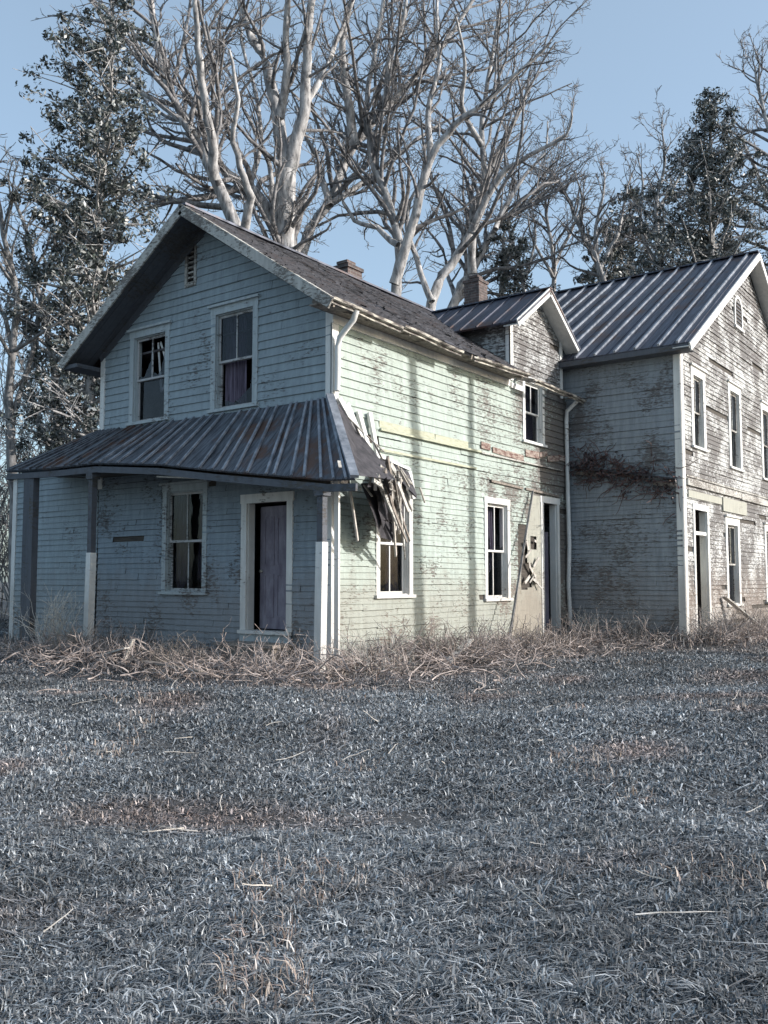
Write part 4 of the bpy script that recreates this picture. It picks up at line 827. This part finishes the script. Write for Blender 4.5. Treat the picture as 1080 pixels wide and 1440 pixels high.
shrub('brown dead brush heaped at the base of the left porch post', -1.6, 4.3, .5, 40, 2, 'wood', .6)
shrub('pale weeds in the inner corner at the foot of the shaded wing wall', 8.3, -.75, .75, 18, 3)
shrub('dark twiggy shrub at the foot of the shaded wing wall', 8.5, -1.9, .6, 34, 4, 'bark2', .5)
shrub('dark twiggy shrub below the wing corner board', 8.9, -3.4, .75, 34, 5, 'bark2', .5)
shrub('leafless shrub before the doorway of the wing', 10.3, -3.5, .7, 30, 6, 'wood', .5)
shrub('leafless shrub at the right edge of the picture', 13.4, -3.7, .8, 30, 7, 'bark2', .5)
shrub('dead weeds at the front corner of the house beside the porch post', -.4, -1.1, .55, 30, 8, 'wood_pale', .6)
shrub('brush between the door step and the porch post', -1.7, 1.9, .5, 34, 9, 'wood', .7)
shrub('low brush under the first side window', 1.6, -1.1, .5, 40, 10, 'wood', .8)
shrub('low brush under the second side window', 5.0, -1.0, .45, 40, 11, 'wood', .8)
mb = MB(); rg = random.Random(44)
def bsp(n_, fx, zmax):
    for i in range(n_):
        x, y = fx(); th = rg.uniform(0, 6.28); L = rg.uniform(.2, .8); el = rg.uniform(-.1, 1.3)*zmax; pts, rd = walk(Vector((x, y, gz(x, y)+rg.uniform(0, .2))), Vector((math.cos(th), math.sin(th), el)), L, rg.uniform(.006, .014), .004, 5, rg, .22, -.03)
        mb.tube(pts, rd, 4); sprout(mb, pts, rd, L*.7, 0, rg, 0, (5,), umin=.3, rmin=.003, ratio=(.2, .5), up=0)
bsp(160, lambda: (rg.gauss(-2.3, .7), rg.uniform(-2.2, 6.5)), .5); bsp(160, lambda: (rg.uniform(-1.5, 9), rg.gauss(-2.1, .6)), .5); bsp(520, lambda: (rg.gauss(-1.5, .55), rg.uniform(-1.4, 5.6)), .8); bsp(620, lambda: (rg.uniform(-1, 8.8), rg.gauss(-1.1, .5)), .85); bsp(90, lambda: (rg.gauss(-1.9, .35), rg.gauss(4.0, .7)), .7); bsp(80, lambda: (rg.gauss(1.6, .7), rg.gauss(-1.7, .4)), .8); bsp(420, lambda: (rg.uniform(8.0, 15.5), rg.gauss(-3.6, .3)), .9)
tag(mb.build('brush', M['brush']), 'tangled dead sticks and stems heaped along the wall foot', 'brush', None, 'stuff')
# tangle of dead vine on the shaded wing wall
mb = MB(); rg = random.Random(8)
for i in range(150):
    u = rg.random(); p = Vector((8.93, -2.7+2.5*u, 3.45+.75*u+rg.gauss(0, .22))); L = rg.uniform(.2, .7); pts, rd = walk(p, Vector((-.15, rg.gauss(0, 1), rg.gauss(0, .35))), L, .012, .006, 5, rg, .35, -.04)
    for q_ in pts: q_.x = min(q_.x, 8.95)
    mb.tube(pts, rd, 3)
vn = thing('dead_vine', 'reddish brown tangle of dead vine across the shaded wing wall', 'vine', (8.9, -1.5, 3.5)); M['vine'] = rough_mat('reddish vine', (.05, .03, .03), (.17, .10, .09), 9); mb.build('stem', M['vine'], vn)
rn2 = np.random.default_rng(5); cs = [(8.88, -2.7+2.5*u, 3.48+.72*u+rn2.normal(0, .2)) for u in rn2.random(90)]
leaves('foliage', vn, cs, rn2, 9, [.16]*len(cs), .045, ((.06, .035, .035), (.10, .05, .045), (.035, .03, .035)))
rg = random.Random(12); y_ = -2.7
while y_ < -.35:
    L_ = rg.uniform(.3, .8); z_ = 3.62+(y_+2.7)*.19; e_ = min(y_+L_, -.2); lb = MB(); lb.beam((8.90, y_, z_+rg.uniform(-.03, .03)), (8.91, e_, z_+.19*(e_-y_)+rg.uniform(-.04, .04)), rg.uniform(.10, .18), .035); lb.build('ledge_board', M['torn'], H)
    if rg.random() < .6: lb = MB(); lb.beam((8.94, y_, z_-.12), (8.95, e_, z_-.14+.19*(e_-y_)), .03, rg.uniform(.06, .14)); lb.build('ledge_board', M['wood'], H)
    y_ += L_+rg.uniform(0, .06)
# loose planks
def plank(label, a, b_, w_=.12, th=.025, mat='wood_pale', up=(0, 0, 1), name='fallen_plank'):
    mb = MB(); mb.beam(a, b_, w_, th, up=up); tag(mb.build(name, M[mat]), label, 'plank', 'loose planks around the house')
plank('thin dark pole leaning on the sunlit wall right of the second side window', (4.98, -.50, -.05), (7.0, -.09, 3.36), .04, .04, 'bark2', name='leaning_pole')
plank('pale plank leaning into the doorway of the wing', (13.0, -3.6, .0), (11.7, -2.9, .95), .16, .03)
plank('weathered plank fallen from the porch, lying slantwise before the porch window', (-1.9, 3.6, .06), (-2.2, 2.3, .30), .11)
plank('short plank end sticking up below the porch window', (-1.7, 3.05, -.02), (-1.62, 2.9, .38), .13)
plank('long grey plank lying along the front of the door step', (-2.2, 1.9, .12), (-2.5, .3, .08), .09, .025, 'wood')
plank('broken board resting in the brush under the first side window', (1.0, -1.6, .06), (2.2, -1.3, .34), .13)
plank('dark board sloping down in the brush below the first side window', (1.2, -.9, .42), (1.9, -1.9, .03), .14, .03, 'wood')
